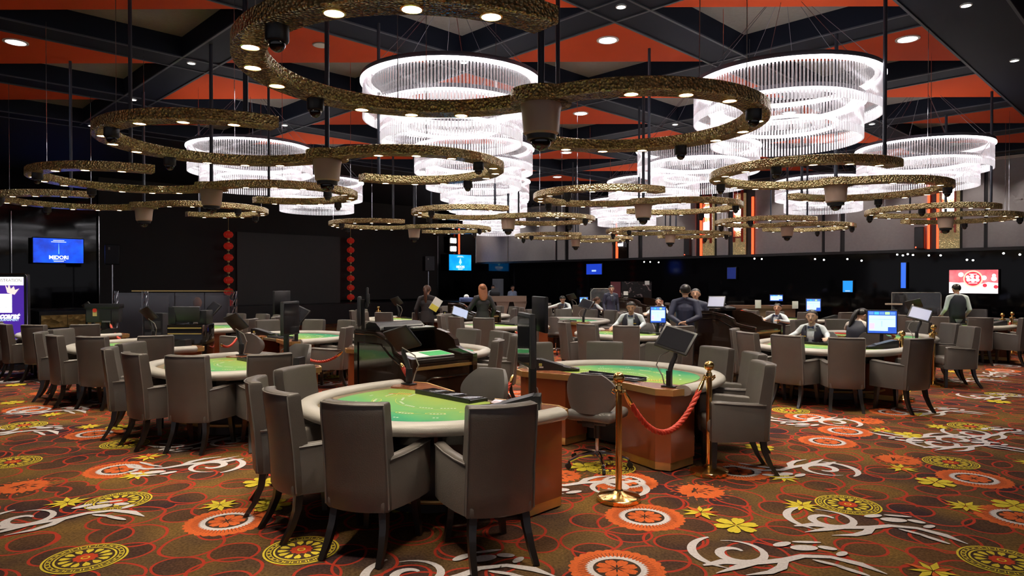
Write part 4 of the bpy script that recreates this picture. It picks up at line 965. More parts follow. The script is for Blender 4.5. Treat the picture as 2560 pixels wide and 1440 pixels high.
# ================================================================== SCREENS
def ui_screen(w, h, kind):
    """screen face in the xz-plane looking to -y, coloured rectangles on a lit panel"""
    g = G(); R = lambda x0, z0, x1, z1, d, i: g.m(i).poly([(x0 * w, -d, z0 * h), (x1 * w, -d, z0 * h), (x1 * w, -d, z1 * h), (x0 * w, -d, z1 * h)])
    R(-.5, -.5, .5, .5, 0.001, 0)
    if kind == 'ui':
        R(-.46, -.40, .46, .30, 0.002, 1)
        for k, i in enumerate((2, 3, 2, 4, 2)): R(-.46 + k * .186, .34, -.46 + k * .186 + .165, .46, 0.002, i)
        R(-.44, .12, .44, .13, 0.003, 2); R(.2, -.40, .46, -.22, 0.003, 0); R(-.44, -.32, -.26, -.05, 0.003, 5); R(-.02, -.2, -.01, .05, 0.003, 2)
    return g.mesh('screen', [emis('ui_blue', (0.02, 0.08, 0.45), 0.9), emis('ui_pale', (0.45, 0.70, 0.95), 1.0), emis('ui_mid', (0.10, 0.25, 0.60), 0.9), emis('ui_cyan', (0.05, 0.45, 0.62), 0.9), emis('ui_green', (0.40, 0.70, 0.30), 0.9), emis('ui_pink', (0.70, 0.50, 0.65), 0.9)], False)
def monitor(x, y, zbase, ang, w, h, stand, label, pale=True, tilt=0.0):
    t = thing('desk_monitor', label, 'monitor', (x, y, zbase), ang + PI / 2, 'lit dealer monitors')   # screen looks towards ang
    G().lathe([(0.10, 0), (0.10, 0.012), (0.03, 0.02)], 20).obj('foot', M_BLACK, t)
    G().box((0.05, 0.04, stand + h * 0.3), (0, 0.03, (stand + h * 0.3) / 2), r=0.006).obj('neck', M_BLACK, t)
    b = G().box((w + 0.03, 0.035, h + 0.03), r=0.008).obj('bezel', M_BLACK, t, (0, 0, stand + h / 2 + 0.02), (tilt, 0, 0))
    mobj('screen', ui_screen(w, h, 'ui'), b, (0, -0.0185, 0))
    return t
CAMA = lambda x, y: math.atan2(-y, -x)
for u, d, ytop, ybot, wpx, lab, z0 in ((2200, 10.3, 777, 832, 64, 'large bright blue monitor beside the woman bending right', 0.775), (1644, 12.4, 767, 806, 37, 'upright blue monitor left of the navy suited man', 0.775), (1459, 21.5, 743, 765, 20, 'small distant blue monitor behind the reaching dealer', 0.775), (2030, 17.3, 747, 777, 33, 'pale blue monitor above the seated woman dealer', 0.775), (1938, 20.6, 737, 752, 30, 'small blue screen above the left-facing dealer', 0.775)):
    x = px(u, d); zt, zb_ = zy(ytop, d), zy(ybot, d); h = zt - zb_; w = wpx * d / FPX
    monitor(x, d, z0, CAMA(x, d) + 0.15, w, h, max(0.03, zb_ - z0 - 0.02), lab)
tag(G().box((0.16, 0.012, 0.20), r=0.004).obj('desk_sign', M_PAPER, None, (px(1985, 18.3), 18.3, zy(762, 18.3)), (0, 0, 0)), 'small white upright card behind the left-facing dealer', 'card')
tag(G().box((0.16, 0.012, 0.22), r=0.003).obj('desk_sign', M_PAPER, None, (px(1893, 18.3), 18.3, zy(760, 18.3)), (0, 0, 0)), 'small white upright card on the wooden desk right of the podium', 'card')
# wooden desk behind wide podium
t = thing('wooden_desk', 'low brown wooden desk behind the wide dark podium', 'desk', (px(1905, 18.6), 18.6, 0.006), 0)
G().box((1.7, 0.5, 0.08), (0, 0, 1.02)).obj('desk_top', wood('brown_desk', (0.13, 0.06, 0.035), (0.20, 0.10, 0.06)), t, smooth=False); G().box((1.6, 0.4, 0.98), (0, 0, 0.49)).obj('desk_body', MATS['brown_desk'], t, smooth=False)
t = thing('desk_phone', 'black desk phone on the wide dark podium', 'phone', (*pod_pt(P2_, 0.25, 0.25), 1.20), 0.4)
G().box((0.22, 0.20, 0.05), (0, 0, 0.03), (0.2, 0, 0), r=0.01).obj('phone_body', M_BLACK, t); G().tube([(-0.12, -0.09, 0.09), (-0.10, -0.02, 0.11), (-0.10, 0.08, 0.11), (-0.12, 0.12, 0.09)], 0.022, 8).obj('handset', M_BLACK2, t)
t = thing('tilted_screen', 'pale tilted screen standing on the wide dark podium', 'monitor', (*pod_pt(P2_, -0.25, 0.2), 1.20), -0.5)
b = G().box((0.30, 0.03, 0.24), r=0.006).obj('case', M_BLACK2, t, (0, 0, 0.15), (-0.6, 0, 0)); G().box((0.27, 0.004, 0.20), (0, -0.016, 0)).obj('screen', emis('pale_screen', (0.45, 0.45, 0.62), 0.45), b, smooth=False); G().box((0.05, 0.12, 0.03), (0, 0.03, 0.015)).obj('foot', M_BLACK, t)
t = thing('tilted_screen', 'pale blue tilted screen in front of the red-haired woman', 'monitor', (px(1150, 15.0), 15.0, 0.006), 0.2)
b = G().box((0.36, 0.03, 0.26), r=0.006).obj('case', M_BLACK2, t, (0, 0, 1.02), (-0.75, 0.35, 0)); G().box((0.33, 0.004, 0.23), (0, -0.017, 0)).obj('screen', emis('pale_screen2', (0.45, 0.52, 0.72), 0.6), b, smooth=False); G().box((0.05, 0.05, 0.95), (0, 0.06, 0.48)).obj('post', M_BLACK, t); G().box((0.3, 0.3, 0.03), (0, 0.06, 0.015)).obj('foot', M_BLACK, t)

# ---- wall televisions
def tv_on_left(u0, u1, v0, v1, lab, pale):
    p0, p1 = wl(u0), wl(u1); cx, cy_ = (p0[0] + p1[0]) / 2 + 0.30 * S2, (p0[1] + p1[1]) / 2 - 0.30 * S2; d = cy_
    z1, z0 = zy(v0, d), zy(v1, d); w = math.hypot(p1[0] - p0[0], p1[1] - p0[1]); h = z1 - z0
    t = thing('wall_television', lab, 'television', (cx, cy_, (z0 + z1) / 2), PI / 4, 'blue wall televisions')
    G().box((w + 0.05, 0.06, h + 0.05), r=0.01).obj('bezel', M_BLACK, t); G().box((0.3, 0.2, 0.2), (0, 0.13, 0)).obj('wall_mount', M_BLACK, t)
    m = mat('blue_tv' + str(pale), (0, 0, 0), 0.3, 0, (0.01, 0.09, 0.85) if not pale else (0.01, 0.27, 0.85), 1.0)
    nt = m.node_tree; n = nt.nodes.new('ShaderNodeTexNoise'); n.inputs['Scale'].default_value = 2.2; n.inputs['Detail'].default_value = 4; tc = nt.nodes.new('ShaderNodeTexCoord'); nt.links.new(tc.outputs['Object'], n.inputs['Vector'])
    rp = nt.nodes.new('ShaderNodeValToRGB'); rp.color_ramp.elements[0].color = (0.01, 0.015, 0.22, 1) if not pale else (0.0, 0.18, 0.66, 1); rp.color_ramp.elements[1].color = (0.004, 0.09, 0.85, 1) if not pale else (0.01, 0.36, 0.95, 1); rp.color_ramp.elements[0].position = 0.3; rp.color_ramp.elements[1].position = 0.7
    nt.links.new(n.outputs[0], rp.inputs[0]); nt.links.new(rp.outputs[0], nt.nodes['Principled BSDF'].inputs['Emission Color'])
    s = G().box((w, 0.01, h), (0, -0.032, 0)).obj('screen', m, t, smooth=False)
    wm = emis('tv_white', (0.85, 0.92, 1.0), 1.1)
    text_mesh('screen_text', 'MIDORI', h * 0.20, wm, s, (0, -0.045, -h * 0.28), (PI / 2, 0, 0), bold=h * 0.006)
    G().box((w * 0.22, 0.006, h * 0.02), (0, -0.042, h * 0.42)).box((w * 0.30, 0.006, h * 0.02), (0, -0.042, h * 0.36)).box((w * 0.2, 0.006, h * 0.02), (0, -0.042, -h * 0.44)).box((w * 0.26, 0.006, h * 0.012), (0.02, -0.042, -h * 0.38)).obj('caption_bars', wm, s, smooth=False)
    if not pale: G().ring_loft([[Vector((a * 0.008, -0.04, -h * .13)) for a in (-1, 1)] + [Vector((0.003, -0.043, h * .3)), Vector((-0.003, -0.043, h * .3))]] * 1 + [[Vector((a * 0.008, -0.046, -h * .13)) for a in (-1, 1)] + [Vector((0.003, -0.046, h * .3)), Vector((-0.003, -0.046, h * .3))]]).obj('spire', emis('tv_cyan', (0.25, 0.65, 1.0), 1.0), s, smooth=False)
    else:
        sp_ = [(0, .30), (.06, .16), (.11, .04), (.10, -.04), (.05, -.06), (.02, -.03), (.05, -.14), (-.05, -.14), (-.02, -.03), (-.05, -.06), (-.10, -.04), (-.11, .04), (-.06, .16)]
        G().ring_loft([[Vector((a * h, q, b * h)) for a, b in sp_] for q in (-0.038, -0.044)]).obj('spade_emblem', emis('tv_mint', (0.35, 0.85, 0.85), 1.0), s, smooth=False)
tv_on_left(70, 196, 596, 657, 'large blue television at far left with white lettering', False)
tv_on_left(1112, 1167, 637, 676, 'small bright blue television with a spade emblem near the corner', True)
def tv_right(u0, u1, v0, v1, lab, kind):
    p0, p1 = wr(u0), wr(u1); cx, cy_ = (p0[0] + p1[0]) / 2 - 0.09, (p0[1] + p1[1]) / 2 - 0.09; d = cy_
    z1, z0 = zy(v0, d), zy(v1, d); w = math.hypot(p1[0] - p0[0], p1[1] - p0[1]); h = z1 - z0
    t = thing('wall_screen', lab, 'screen', (cx, cy_, (z0 + z1) / 2), -PI / 4, 'screens on the dark right wall')
    G().box((w + 0.04, 0.06, h + 0.04), (0, 0.02, 0), r=0.01).obj('bezel', M_BLACK, t); G().box((0.2 * min(1, w), 0.08, 0.15), (0, 0.08, 0)).obj('wall_mount', M_BLACK, t)
    if kind == 'red':
        rw = mat('red_poster_screen', (0, 0, 0), 0.3, 0, (0.75, 0.04, 0.06), 1.0)
        nt = rw.node_tree; n = nt.nodes.new('ShaderNodeTexNoise'); n.inputs['Scale'].default_value = 5; tc = nt.nodes.new('ShaderNodeTexCoord'); nt.links.new(tc.outputs['Object'], n.inputs['Vector'])
        rp = nt.nodes.new('ShaderNodeValToRGB'); rp.color_ramp.elements[0].color = (0.55, 0.01, 0.04, 1); rp.color_ramp.elements[1].color = (0.95, 0.25, 0.25, 1); nt.links.new(n.outputs[0], rp.inputs[0]); nt.links.new(rp.outputs[0], nt.nodes['Principled BSDF'].inputs['Emission Color'])
        s = G().box((w, 0.01, h), (0, -0.012, 0)).obj('screen', rw, t, smooth=False); wm = emis('poster_white', (1.0, 0.93, 0.93), 1.15); rd = emis('poster_red', (0.62, 0.03, 0.05), 1.0); gd = emis('poster_gold', (0.85, 0.55, 0.40), 0.9)
        lo = [(-.5, -.5), (.5, -.5), (.5, -.06), (.3, -.02), (.12, -.12), (-.08, -.02), (-.3, -.05), (-.5, -.02)]
        G().ring_loft([[Vector((a * w, q, b * h)) for a, b in lo] for q in (-0.020, -0.024)]).obj('snow_field', wm, s, smooth=False)
        G().cyl(h * 0.36, 0.006, (0, -0.030, h * .12), (PI / 2, 0, 0), 28).obj('badge_rim', gd, s, smooth=False); G().cyl(h * 0.30, 0.006, (0, -0.036, h * .12), (PI / 2, 0, 0), 28).obj('badge', rd, s, smooth=False)
        for a, b, r in ((-.25, .30, .10), (.22, .16, .10), (.42, .12, .10), (.42, .26, .07)): G().cyl(h * r, 0.006, (a * w, -0.030, b * h), (PI / 2, 0, 0), 16).obj('cloud', wm, s, smooth=False)
        for a, b, r in ((.24, -.16, .08), (.46, -.22, .08), (-.28, -.20, .05)): G().cyl(h * r, 0.006, (a * w, -0.030, b * h), (PI / 2, 0, 0), 16).obj('red_lantern_print', rd, s, smooth=False)
        g = G()
        for a_, b_, r_ in ((-.12, .20, .07), (-.02, .22, .08), (.10, .21, .07), (-.10, .08, .08), (.0, .06, .085), (.10, .07, .08)): g.cyl(h * r_, 0.006, (a_ * h * 1.6, -0.042, b_ * h), (PI / 2, 0, 0), 14)
        g.obj('badge_lettering', wm, s, smooth=False)
        G().box((w * .16, .006, h * .03), (0, -0.041, h * .32)).box((w * .18, .006, h * .03), (0, -0.041, -h * .06)).obj('badge_caption', wm, s, smooth=False)
    else:
        c_, e_ = kind; G().box((w, 0.01, h), (0, -0.012, 0)).obj('screen', emis('wall_blue_%d' % int(u0), c_, e_), t, smooth=False)  # plain blue emitting rectangle set on the wall face
        if u0 == 1471: G().box((w * .28, 0.006, h * .16), (0, -0.02, -h * .15)).obj('logo_print', emis('tv_pale', (0.35, 0.5, 0.9), 0.8), t, smooth=False)
        if u0 == 2107: G().box((w * .5, 0.006, h * .10), (0, -0.02, -h * .4)).obj('caption_print', emis('tv_pale', (0.35, 0.5, 0.9), 0.8), t, smooth=False)
tv_right(2369, 2489, 675, 733, 'bright red and white television on the right wall', 'red')
tv_right(1471, 1509, 660, 686, 'dark blue glowing rectangle on the black wall right of centre', ((0.01, 0.05, 0.55), 0.6))
tv_right(1821, 1842, 669, 697, 'very dim blue glowing rectangle on the black wall', ((0.01, 0.04, 0.35), 0.22))
tv_right(2107, 2131, 702, 730, 'small bright sky blue glowing rectangle on the black wall', ((0.01, 0.26, 0.85), 0.75))
tv_right(2250, 2262, 657, 720, 'tall narrow vertical blue screen on the black wall', ((0.03, 0.14, 0.80), 0.75))
# small downlights seen in the smoked glass soffit on the right
M_SM = emis('soffit_led', (1.0, 0.95, 0.88), 6)
SOF = [(1611, 655), (1626, 655), (1647, 656), (2035, 648), (2057, 650), (2115, 648), (2150, 652), (2238, 637), (2252, 639), (2264, 636), (2277, 638), (2316, 639), (2345, 639), (2410, 650), (2425, 651), (2500, 634), (2540, 637), (1885, 647), (1903, 648)]
for k, (u, v) in enumerate(SOF):
    x, y = wr(u); o = thing('soffit_light', 'tiny round light along the dark wall ledge, %s from the left' % (ORD + ['fifteenth', 'sixteenth', 'seventeenth', 'eighteenth', 'nineteenth'])[sorted(SOF).index((u, v))], 'wall light', (x - 0.02, y - 0.02, zy(v, y)), -PI / 4, 'tiny lights along the wall ledge')
    G().lathe([(0.028, 0), (0.026, 0.02), (0.01, 0.028)], 10, rot=(PI / 2, 0, 0)).obj('lamp', M_SM, o); G().lathe([(0.036, -0.005), (0.036, 0.008)], 12, rot=(PI / 2, 0, 0)).obj('rim', M_BLACK, o)

# ================================================================== STAGE LANTERNS, SPEAKERS
M_LRED = mat('red_lantern_paper', (0.52, 0.035, 0.02), 0.5, 0, (0.6, 0.02, 0.01), 0.10, noise=0.15, nscale=20)
M_LGOLD = mat('lantern_gold', (0.80, 0.58, 0.22), 0.4, 0.6, noise=0.1)
def lantern_string(u, vt, vb, n, lab):
    x, y = wl(u); x += 0.55 * S2; y -= 0.55 * S2; zt, zb_ = zy(vt, y), zy(vb, y); p = (zt - zb_) / n
    t = thing('lantern_string', lab, 'lanterns', (x, y, zb_), 0, 'hanging red lantern strings')
    me = None
    for k in range(n):
        z = p * (n - k - 0.5); r = p * 0.40
        o = G().lathe([(r * .3, -r * .75), (r * .75, -r * .6), (r, -r * .2), (r, r * .2), (r * .75, r * .6), (r * .3, r * .75)], 16, (0, 0, z)).obj('lantern', M_LRED, t)
        G().cyl(r * .32, p * .16, (0, 0, z - r * .85), n=10).cyl(r * .32, p * .1, (0, 0, z + r * .82), n=10).obj('gold_cap', M_LGOLD, o)
        for q in range(3): G().tube([(r * 1.01 * math.cos(q * 2.1 - 1.57), r * 1.01 * math.sin(q * 2.1 - 1.57), z + r * .2), (r * 1.01 * math.cos(q * 2.1 - 1.57), r * 1.01 * math.sin(q * 2.1 - 1.57), z - r * .2)], 0.006, 4).obj('gold_rib', M_LGOLD, o)
    G().cyl(0.008, zt - zb_ + 0.5, (0, 0, (zt - zb_) / 2 + 0.25), n=6).obj('cord', M_LGOLD, t)
lantern_string(554, 572, 772, 7, 'string of red paper lanterns left of the dark video screen')
lantern_string(859, 590, 778, 8, 'string of red paper lanterns right of the dark video screen')
def pole_speaker(u, d, v0, v1, wpx, lab):
    x = px(u, d); z1, z0 = zy(v0, d), zy(v1, d); w = wpx * d / FPX
    t = thing('stage_speaker', lab, 'loudspeaker', (x, d, 0.006), 0.5, 'loudspeakers on poles')
    G().box((w, w * .8, z1 - z0), (0, 0, (z0 + z1) / 2), r=0.03).obj('cabinet', M_BLACK, t); G().box((w * .9, 0.02, (z1 - z0) * .92), (0, -w * .4 - .005, (z0 + z1) / 2)).obj('grille', mat('speaker_grille', (0.02, 0.02, 0.026), 0.6, noise=0.3, nscale=80), t)
    G().box((0.05, 0.02, 0.08), (-w * .2, -w * .4 - .02, z1 - 0.12)).obj('badge', M_CABLE, t); G().cyl(0.022, z0, (0, 0, z0 / 2), n=12).obj('pole', M_CHROME, t)
    for a in range(3): G().tube([(0, 0, 0.55), (0.5 * math.cos(a * 2.1), 0.5 * math.sin(a * 2.1), 0.02)], 0.015, 6).obj('tripod_leg', M_BLACK, t)
pole_speaker(276, 21.0, 612, 662, 32, 'black loudspeaker on a thin pole left of the stage backdrop')
pole_speaker(1071, 29.0, 641, 678, 26, 'black loudspeaker on a thin pole right of the stage backdrop')

# ================================================================== KIOSK, PARTITION, COUNTER, MACHINE
d = 13.2
kx1 = px(65, d); KW = 0.78; kx = kx1 - KW / 2; ztop, zbot = zy(685, d), 0.10
t = thing('registration_kiosk', 'lit purple registration kiosk display cut by the left edge', 'kiosk', (kx, d, 0.006), 0.0)
b = G().box((KW, 0.10, ztop - zbot), (0, 0, (ztop + zbot) / 2), r=0.03, seg=3).obj('housing', M_BLACK, t)
G().tube([(-KW / 2, -0.052, zbot + .05), (-KW / 2, -0.052, ztop - .04), (-KW / 2 + .04, -0.052, ztop), (KW / 2 - .04, -0.052, ztop), (KW / 2, -0.052, ztop - .04), (KW / 2, -0.052, zbot + .05)], 0.010, 6).obj('chrome_trim', M_CHROME, t)
G().box((0.6, 0.4, 0.10), (0, 0, 0.05)).obj('foot', M_BLACK, t)
s = G().box((KW - 0.14, 0.008, ztop - zbot - 0.20), (0, -0.054, (ztop + zbot) / 2)).obj('screen', emis('kiosk_purple', (0.045, 0.012, 0.22), 0.9), t, smooth=False)
kw = emis('kiosk_white', (1.0, 0.98, 1.0), 1.2)
zz = lambda v: zy(v, d)
G().box((KW - 0.14, 0.006, zz(693) - zz(714)), (0, -0.062, (zz(693) + zz(714)) / 2)).obj('header_band', emis('kiosk_cream', (0.90, 0.85, 0.78), 1.0), t, smooth=False)
text_mesh('header_text', 'REGISTRATION', 0.085, emis('kiosk_dark', (0.10, 0.08, 0.08), 0.5), t, (0, -0.068, zz(702)), (PI / 2, 0, 0))
cx = px(16, d) - kx
G().box((0.40, 0.006, zz(737) - zz(784)), (cx - 0.12, -0.062, (zz(734) + zz(784)) / 2)).obj('white_card', kw, t, smooth=False)
text_mesh('card_text', 'BOOK!', 0.06, emis('kiosk_grey', (0.35, 0.40, 0.42), 0.6), t, (cx - 0.08, -0.068, zz(770)), (PI / 2, 0, 0))
cr_ = [(-.06, -.05), (.08, -.09), (.17, .03), (.09, .00), (.065, .075), (.01, .02), (-.03, .12), (-.05, .03), (-.10, .10)]
G().ring_loft([[Vector((cx + .06 + a, q, zz(726) + b_)) for a, b_ in cr_] for q in (-0.068, -0.074)]).obj('crown_emblem', emis('kiosk_crown', (0.80, 0.55, 0.50), 0.9), t, smooth=False)
text_mesh('brand_text', 'baccarat', 0.155, kw, t, (KW / 2 - 0.16, -0.068, zz(791)), (PI / 2, 0, 0), align='RIGHT', italic=0.35, bold=0.006)
text_mesh('brand_subtext', 'TOURNAMENT', 0.062, emis('kiosk_cyan', (0.6, 0.9, 1.0), 1.0), t, (KW / 2 - 0.16, -0.068, zz(801)), (PI / 2, 0, 0), align='RIGHT')
# clear partition with chrome truss posts
M_CLEAR = glassy('acrylic_sheet', (0.93, 0.92, 0.95), clear=0.86, gloss=0.10, white=0.06, rough=0.12)
d = 18.5; xa, xb_ = px(283, d), px(583, d); zt = zy(728, d)
t = thing('acrylic_partition', 'clear acrylic partition with a gold top edge and truss post', 'partition', ((xa + xb_) / 2, d, 0.006), 0)
W_ = xb_ - xa
for k in range(4): G().box((W_ / 4 - 0.03, 0.02, zt - 0.1), (-W_ / 2 + W_ / 4 * (k + .5), 0, (zt - 0.1) / 2 + 0.05)).obj('acrylic_pane', M_CLEAR, t, smooth=False)
G().box((W_ * 0.86, 0.05, 0.03), (W_ * 0.07, 0, zt)).obj('gold_edge', M_BRASS, t, smooth=False)
for xx in (-W_ / 2, -W_ / 4, W_ / 2):
    g = G()
    for a, b_ in ((-1, -1), (1, -1), (1, 1), (-1, 1)): g.cyl(0.008, zt, (xx + a * 0.05, b_ * 0.05, zt / 2), n=6)
    for q in range(7): g.tube([(xx - 0.05, -0.05, q * zt / 7), (xx + 0.05, -0.05, (q + 1) * zt / 7)], 0.006, 5); g.tube([(xx + 0.05, -0.05, q * zt / 7), (xx + 0.05, 0.05, (q + 1) * zt / 7)], 0.006, 5)
    g.obj('truss_post', M_CHROME, t)
t = thing('grey_wardrobe', 'dull grey panels leaning behind the acrylic partition', 'panel', (px(350, 19.6), 19.6, 0.006), 0)
G().box((1.5, 0.12, 1.30), (0, 0, 0.65)).obj('panel', mat('dull_grey', (0.16, 0.15, 0.155), 0.6, noise=0.15, nscale=2), t, smooth=False); G().box((0.03, 0.01, 0.10), (0.0, -0.066, 0.9)).obj('switch_plate', M_WHITE, t, smooth=False)
G().box((1.6, 0.12, 1.30), (1.7, 0.05, 0.65)).obj('panel', mat('dull_grey2', (0.12, 0.11, 0.115), 0.5, noise=0.25, nscale=1.2), t, smooth=False)
tag(G().sphere(0.16, (0, 0, 0), (0.8, 0.5, 1.0), 10, 8).obj('orange_bag', mat('orange_cloth', (0.36, 0.12, 0.015), 0.7, noise=0.3), None, (px(490, 19.2), 19.2, zy(757, 19.2))), 'orange bundle seen through the acrylic partition', 'bag')
# score machine seen from behind at far left
d = 13.4; x = px(255, d)
t = thing('score_machine', 'black score machine with a small lantern sticker at far left', 'machine', (x, d, 0.006), 0.08)
zt = zy(761, d)
G().box((0.62, 0.16, 0.36), (0, 0, zt - 0.18), r=0.012).obj('housing', M_BLACK2, t); G().box((0.66, 0.2, 0.09), (0, 0, zt - 0.04), r=0.01).obj('top_cap', M_BLACK, t)
G().box((0.22, 0.02, 0.20), (0.06, -0.085, zt - 0.22)).obj('vent_plate', M_BLACK, t); st_ = G().box((0.08, 0.006, 0.13), (-0.14, -0.083, zt - 0.17)).obj('sticker', mat('cream_sticker', (0.6, 0.5, 0.2), 0.6, noise=0.1), t, smooth=False)
G().cyl(0.04, 0.008, (-0.14, -0.088, zt - 0.12), (PI / 2, 0, 0), 14).obj('red_print', M_LRED, st_)
G().box((0.08, 0.08, zt - 0.36), (0, 0, (zt - 0.36) / 2)).obj('post', M_BLACK, t); G().box((0.5, 0.4, 0.03), (0, 0, 0.015)).obj('foot', M_BLACK, t)
G().box((0.16, 0.05, 0.03), (0.10, -0.11, zt - 0.34)).obj('handle', M_CHROME, t)
# reception counter
d = 28.5; xa, xb_ = px(1186, d), px(1316, d); zt = zy(740, d); W_ = xb_ - xa
t = thing('reception_counter', 'pale wooden reception counter with angled legs at the back', 'counter', ((xa + xb_) / 2, d, 0.006), 0)
pw = wood('pale_oak', (0.50, 0.34, 0.24), (0.60, 0.43, 0.31)); G().box((W_, 0.7, 0.24), (0, 0, zt - 0.12)).obj('counter_top', pw, t, smooth=False)
for xx in (-0.28, 0.05, 0.38): G().ring_loft([[Vector((xx * W_ + a, q, z)) for a, z in ((-.28, zt - .24), (.28, zt - .24), (.05, 0), (-.05, 0))] for q in (-0.30, -0.1)]).obj('angled_leg', pw, t, smooth=False)
G().box((W_ * .9, 0.3, zt - 0.24), (0, 0.15, (zt - 0.24) / 2)).obj('rear_panel', mat('counter_dark', (0.05, 0.03, 0.025), 0.5, noise=0.2), t, smooth=False)
tag(G().box((0.5, 0.3, 1.7), r=0.02).obj('grey_pillar', mat('cool_grey', (0.16, 0.18, 0.22), 0.5, noise=0.05), None, (px(1245, 30.9), 30.9, zy(724, 30.9) - 0.36)), 'pale grey cabinet standing behind the reception counter', 'cabinet')
t = thing('countertop_register', 'dark register on the reception counter', 'register', (px(1237, 28.4), 28.4, zt), 0)
G().box((0.42, 0.3, 0.16), (0, 0, 0.08), r=0.02).obj('body', M_BLACK, t); G().box((0.3, 0.03, 0.2), (0, 0.05, 0.22), (-0.3, 0, 0)).obj('screen', M_BLACK2, t)
t = thing('tissue_box', 'white and blue tissue box on the podium by the red-haired woman', 'box', (px(1166, 17.5), 17.5, 1.2), 0.3)
G().box((0.34, 0.18, 0.10), (0, 0, 0.05), r=0.01).obj('carton', mat('blue_carton', (0.16, 0.22, 0.48), 0.5, noise=0.2), t); G().sphere(0.07, (0, 0, 0.12), (1, .6, .9), 10, 7).obj('tissue', M_PAPER, t)
# far equipment behind the manager: glass guarded desk, dark painted panel
t = thing('glass_guard', 'clear curved glass guard left of the standing manager', 'glass guard', (px(1500, 22.4), 22.4, 0.006), 0)
zz2 = zy(722, 22.4); g = G(); g.box((0.62, 0.015, 0.42), (0, 0, zz2 - 0.21)); g.obj('glass_pane', M_CLEAR, t, smooth=False)
G().tube([(-0.31, 0, zz2 - .42), (-0.31, 0, zz2 - .1), (-0.22, 0, zz2), (0.31, 0, zz2)], 0.012, 6).obj('edge_trim', M_CABLE, t); G().box((0.66, 0.3, 0.05), (0, 0.0, zz2 - .44)).obj('shelf', M_BLACK2, t); G().box((0.6, 0.25, zz2 - .46), (0, 0, (zz2 - .46) / 2)).obj('base', M_BLACK, t)
t = thing('dark_mural', 'dark panel with a pale splashed motif behind the podiums', 'panel', (px(1585, 25.0), 25.0, 0.006), 0)
zz2 = zy(704, 25.0); mu = mat('mural', (0.03, 0.02, 0.022), 0.25, noise=0.3); nt = mu.node_tree; n = nt.nodes.new('ShaderNodeTexNoise'); n.inputs['Scale'].default_value = 3.5; n.inputs['Detail'].default_value = 8; n.inputs['Distortion'].default_value = 2.5
tc = nt.nodes.new('ShaderNodeTexCoord'); nt.links.new(tc.outputs['Object'], n.inputs['Vector']); rp = nt.nodes.new('ShaderNodeValToRGB'); rp.color_ramp.elements[0].position = 0.56; rp.color_ramp.elements[0].color = (0.012, 0.008, 0.009, 1); rp.color_ramp.elements[1].position = 0.72; rp.color_ramp.elements[1].color = (0.42, 0.30, 0.30, 1); nt.links.new(n.outputs[0], rp.inputs[0]); nt.links.new(rp.outputs[0], nt.nodes['Principled BSDF'].inputs['Base Color'])
G().box((1.10, 0.05, 0.65), (0.08, 0, zz2 - 0.33)).obj('mural_sheet', mu, t, smooth=False); G().box((0.36, 0.06, 0.7), (-0.68, 0, zz2 - 0.36)).obj('maroon_strip', mat('maroon', (0.14, 0.03, 0.04), 0.4, noise=0.2), t, smooth=False); G().box((1.6, 0.1, zz2 - 0.65), (0, 0, (zz2 - 0.65) / 2)).obj('lower_board', M_BLACK, t, smooth=False)
for u, v, dd, lab in ((1564, 733, 24.4, 'small white notice on the dark mural'), (1617, 707, 24.4, 'tiny white notice at the top right of the dark mural')):
    tag(G().box((0.16, 0.01, 0.14)).obj('paper_notice', M_PAPER, None, (px(u, dd), dd, zy(v, dd)), smooth=False), lab, 'notice')
# clear cashier screen at right rear and its bottle
d = 16.8; x = px(2285, d); zt = zy(732, d)
t = thing('cashier_screen', 'clear acrylic screen with pale edges before the vertical blue screen', 'screen guard', (x, d, 0.006), 0)
G().box((1.2, 0.02, 0.62), (0, 0, zt - 0.31)).obj('acrylic_pane', glassy('acrylic_dark', (0.80, 0.80, 0.82), clear=0.9, gloss=0.08, white=0.03), t, smooth=False); G().tube([(-0.6, 0, zt - .62), (-0.6, 0, zt), (0.56, 0, zt), (0.6, 0, zt - .05), (0.6, 0, zt - .62)], 0.010, 6).obj('edge_trim', M_CABLE, t)
G().box((0.36, 0.12, 0.04), (-0.55, 0, zt - 0.28)).obj('shelf', mat('cream_shelf', (0.5, 0.4, 0.32), 0.5, noise=0.1), t); G().box((1.3, 0.3, zt - 0.64), (0, 0, (zt - 0.64) / 2)).obj('base', M_BLACK, t)
t = thing('spray_bottle', 'white bottle standing on the table before the clear screen', 'bottle', (px(2276, 15.9), 15.9, zy(781, 15.9)), 0)
G().lathe([(0.035, 0), (0.038, 0.02), (0.038, 0.10), (0.02, 0.13), (0.014, 0.15)], 14).obj('bottle_body', M_WHITE, t); G().lathe([(0.018, 0.15), (0.018, 0.18), (0.006, 0.20)], 10).obj('cap', M_WHITE, t)
tag(G().box((0.36, 0.02, 0.22), r=0.004).obj('red_placard', M_LRED, None, (px(2100, 12.2), 12.2, 0.79), (PI / 2 - .05, 0, -PI / 4)), 'red and white card box on the table by the bending woman', 'card box')
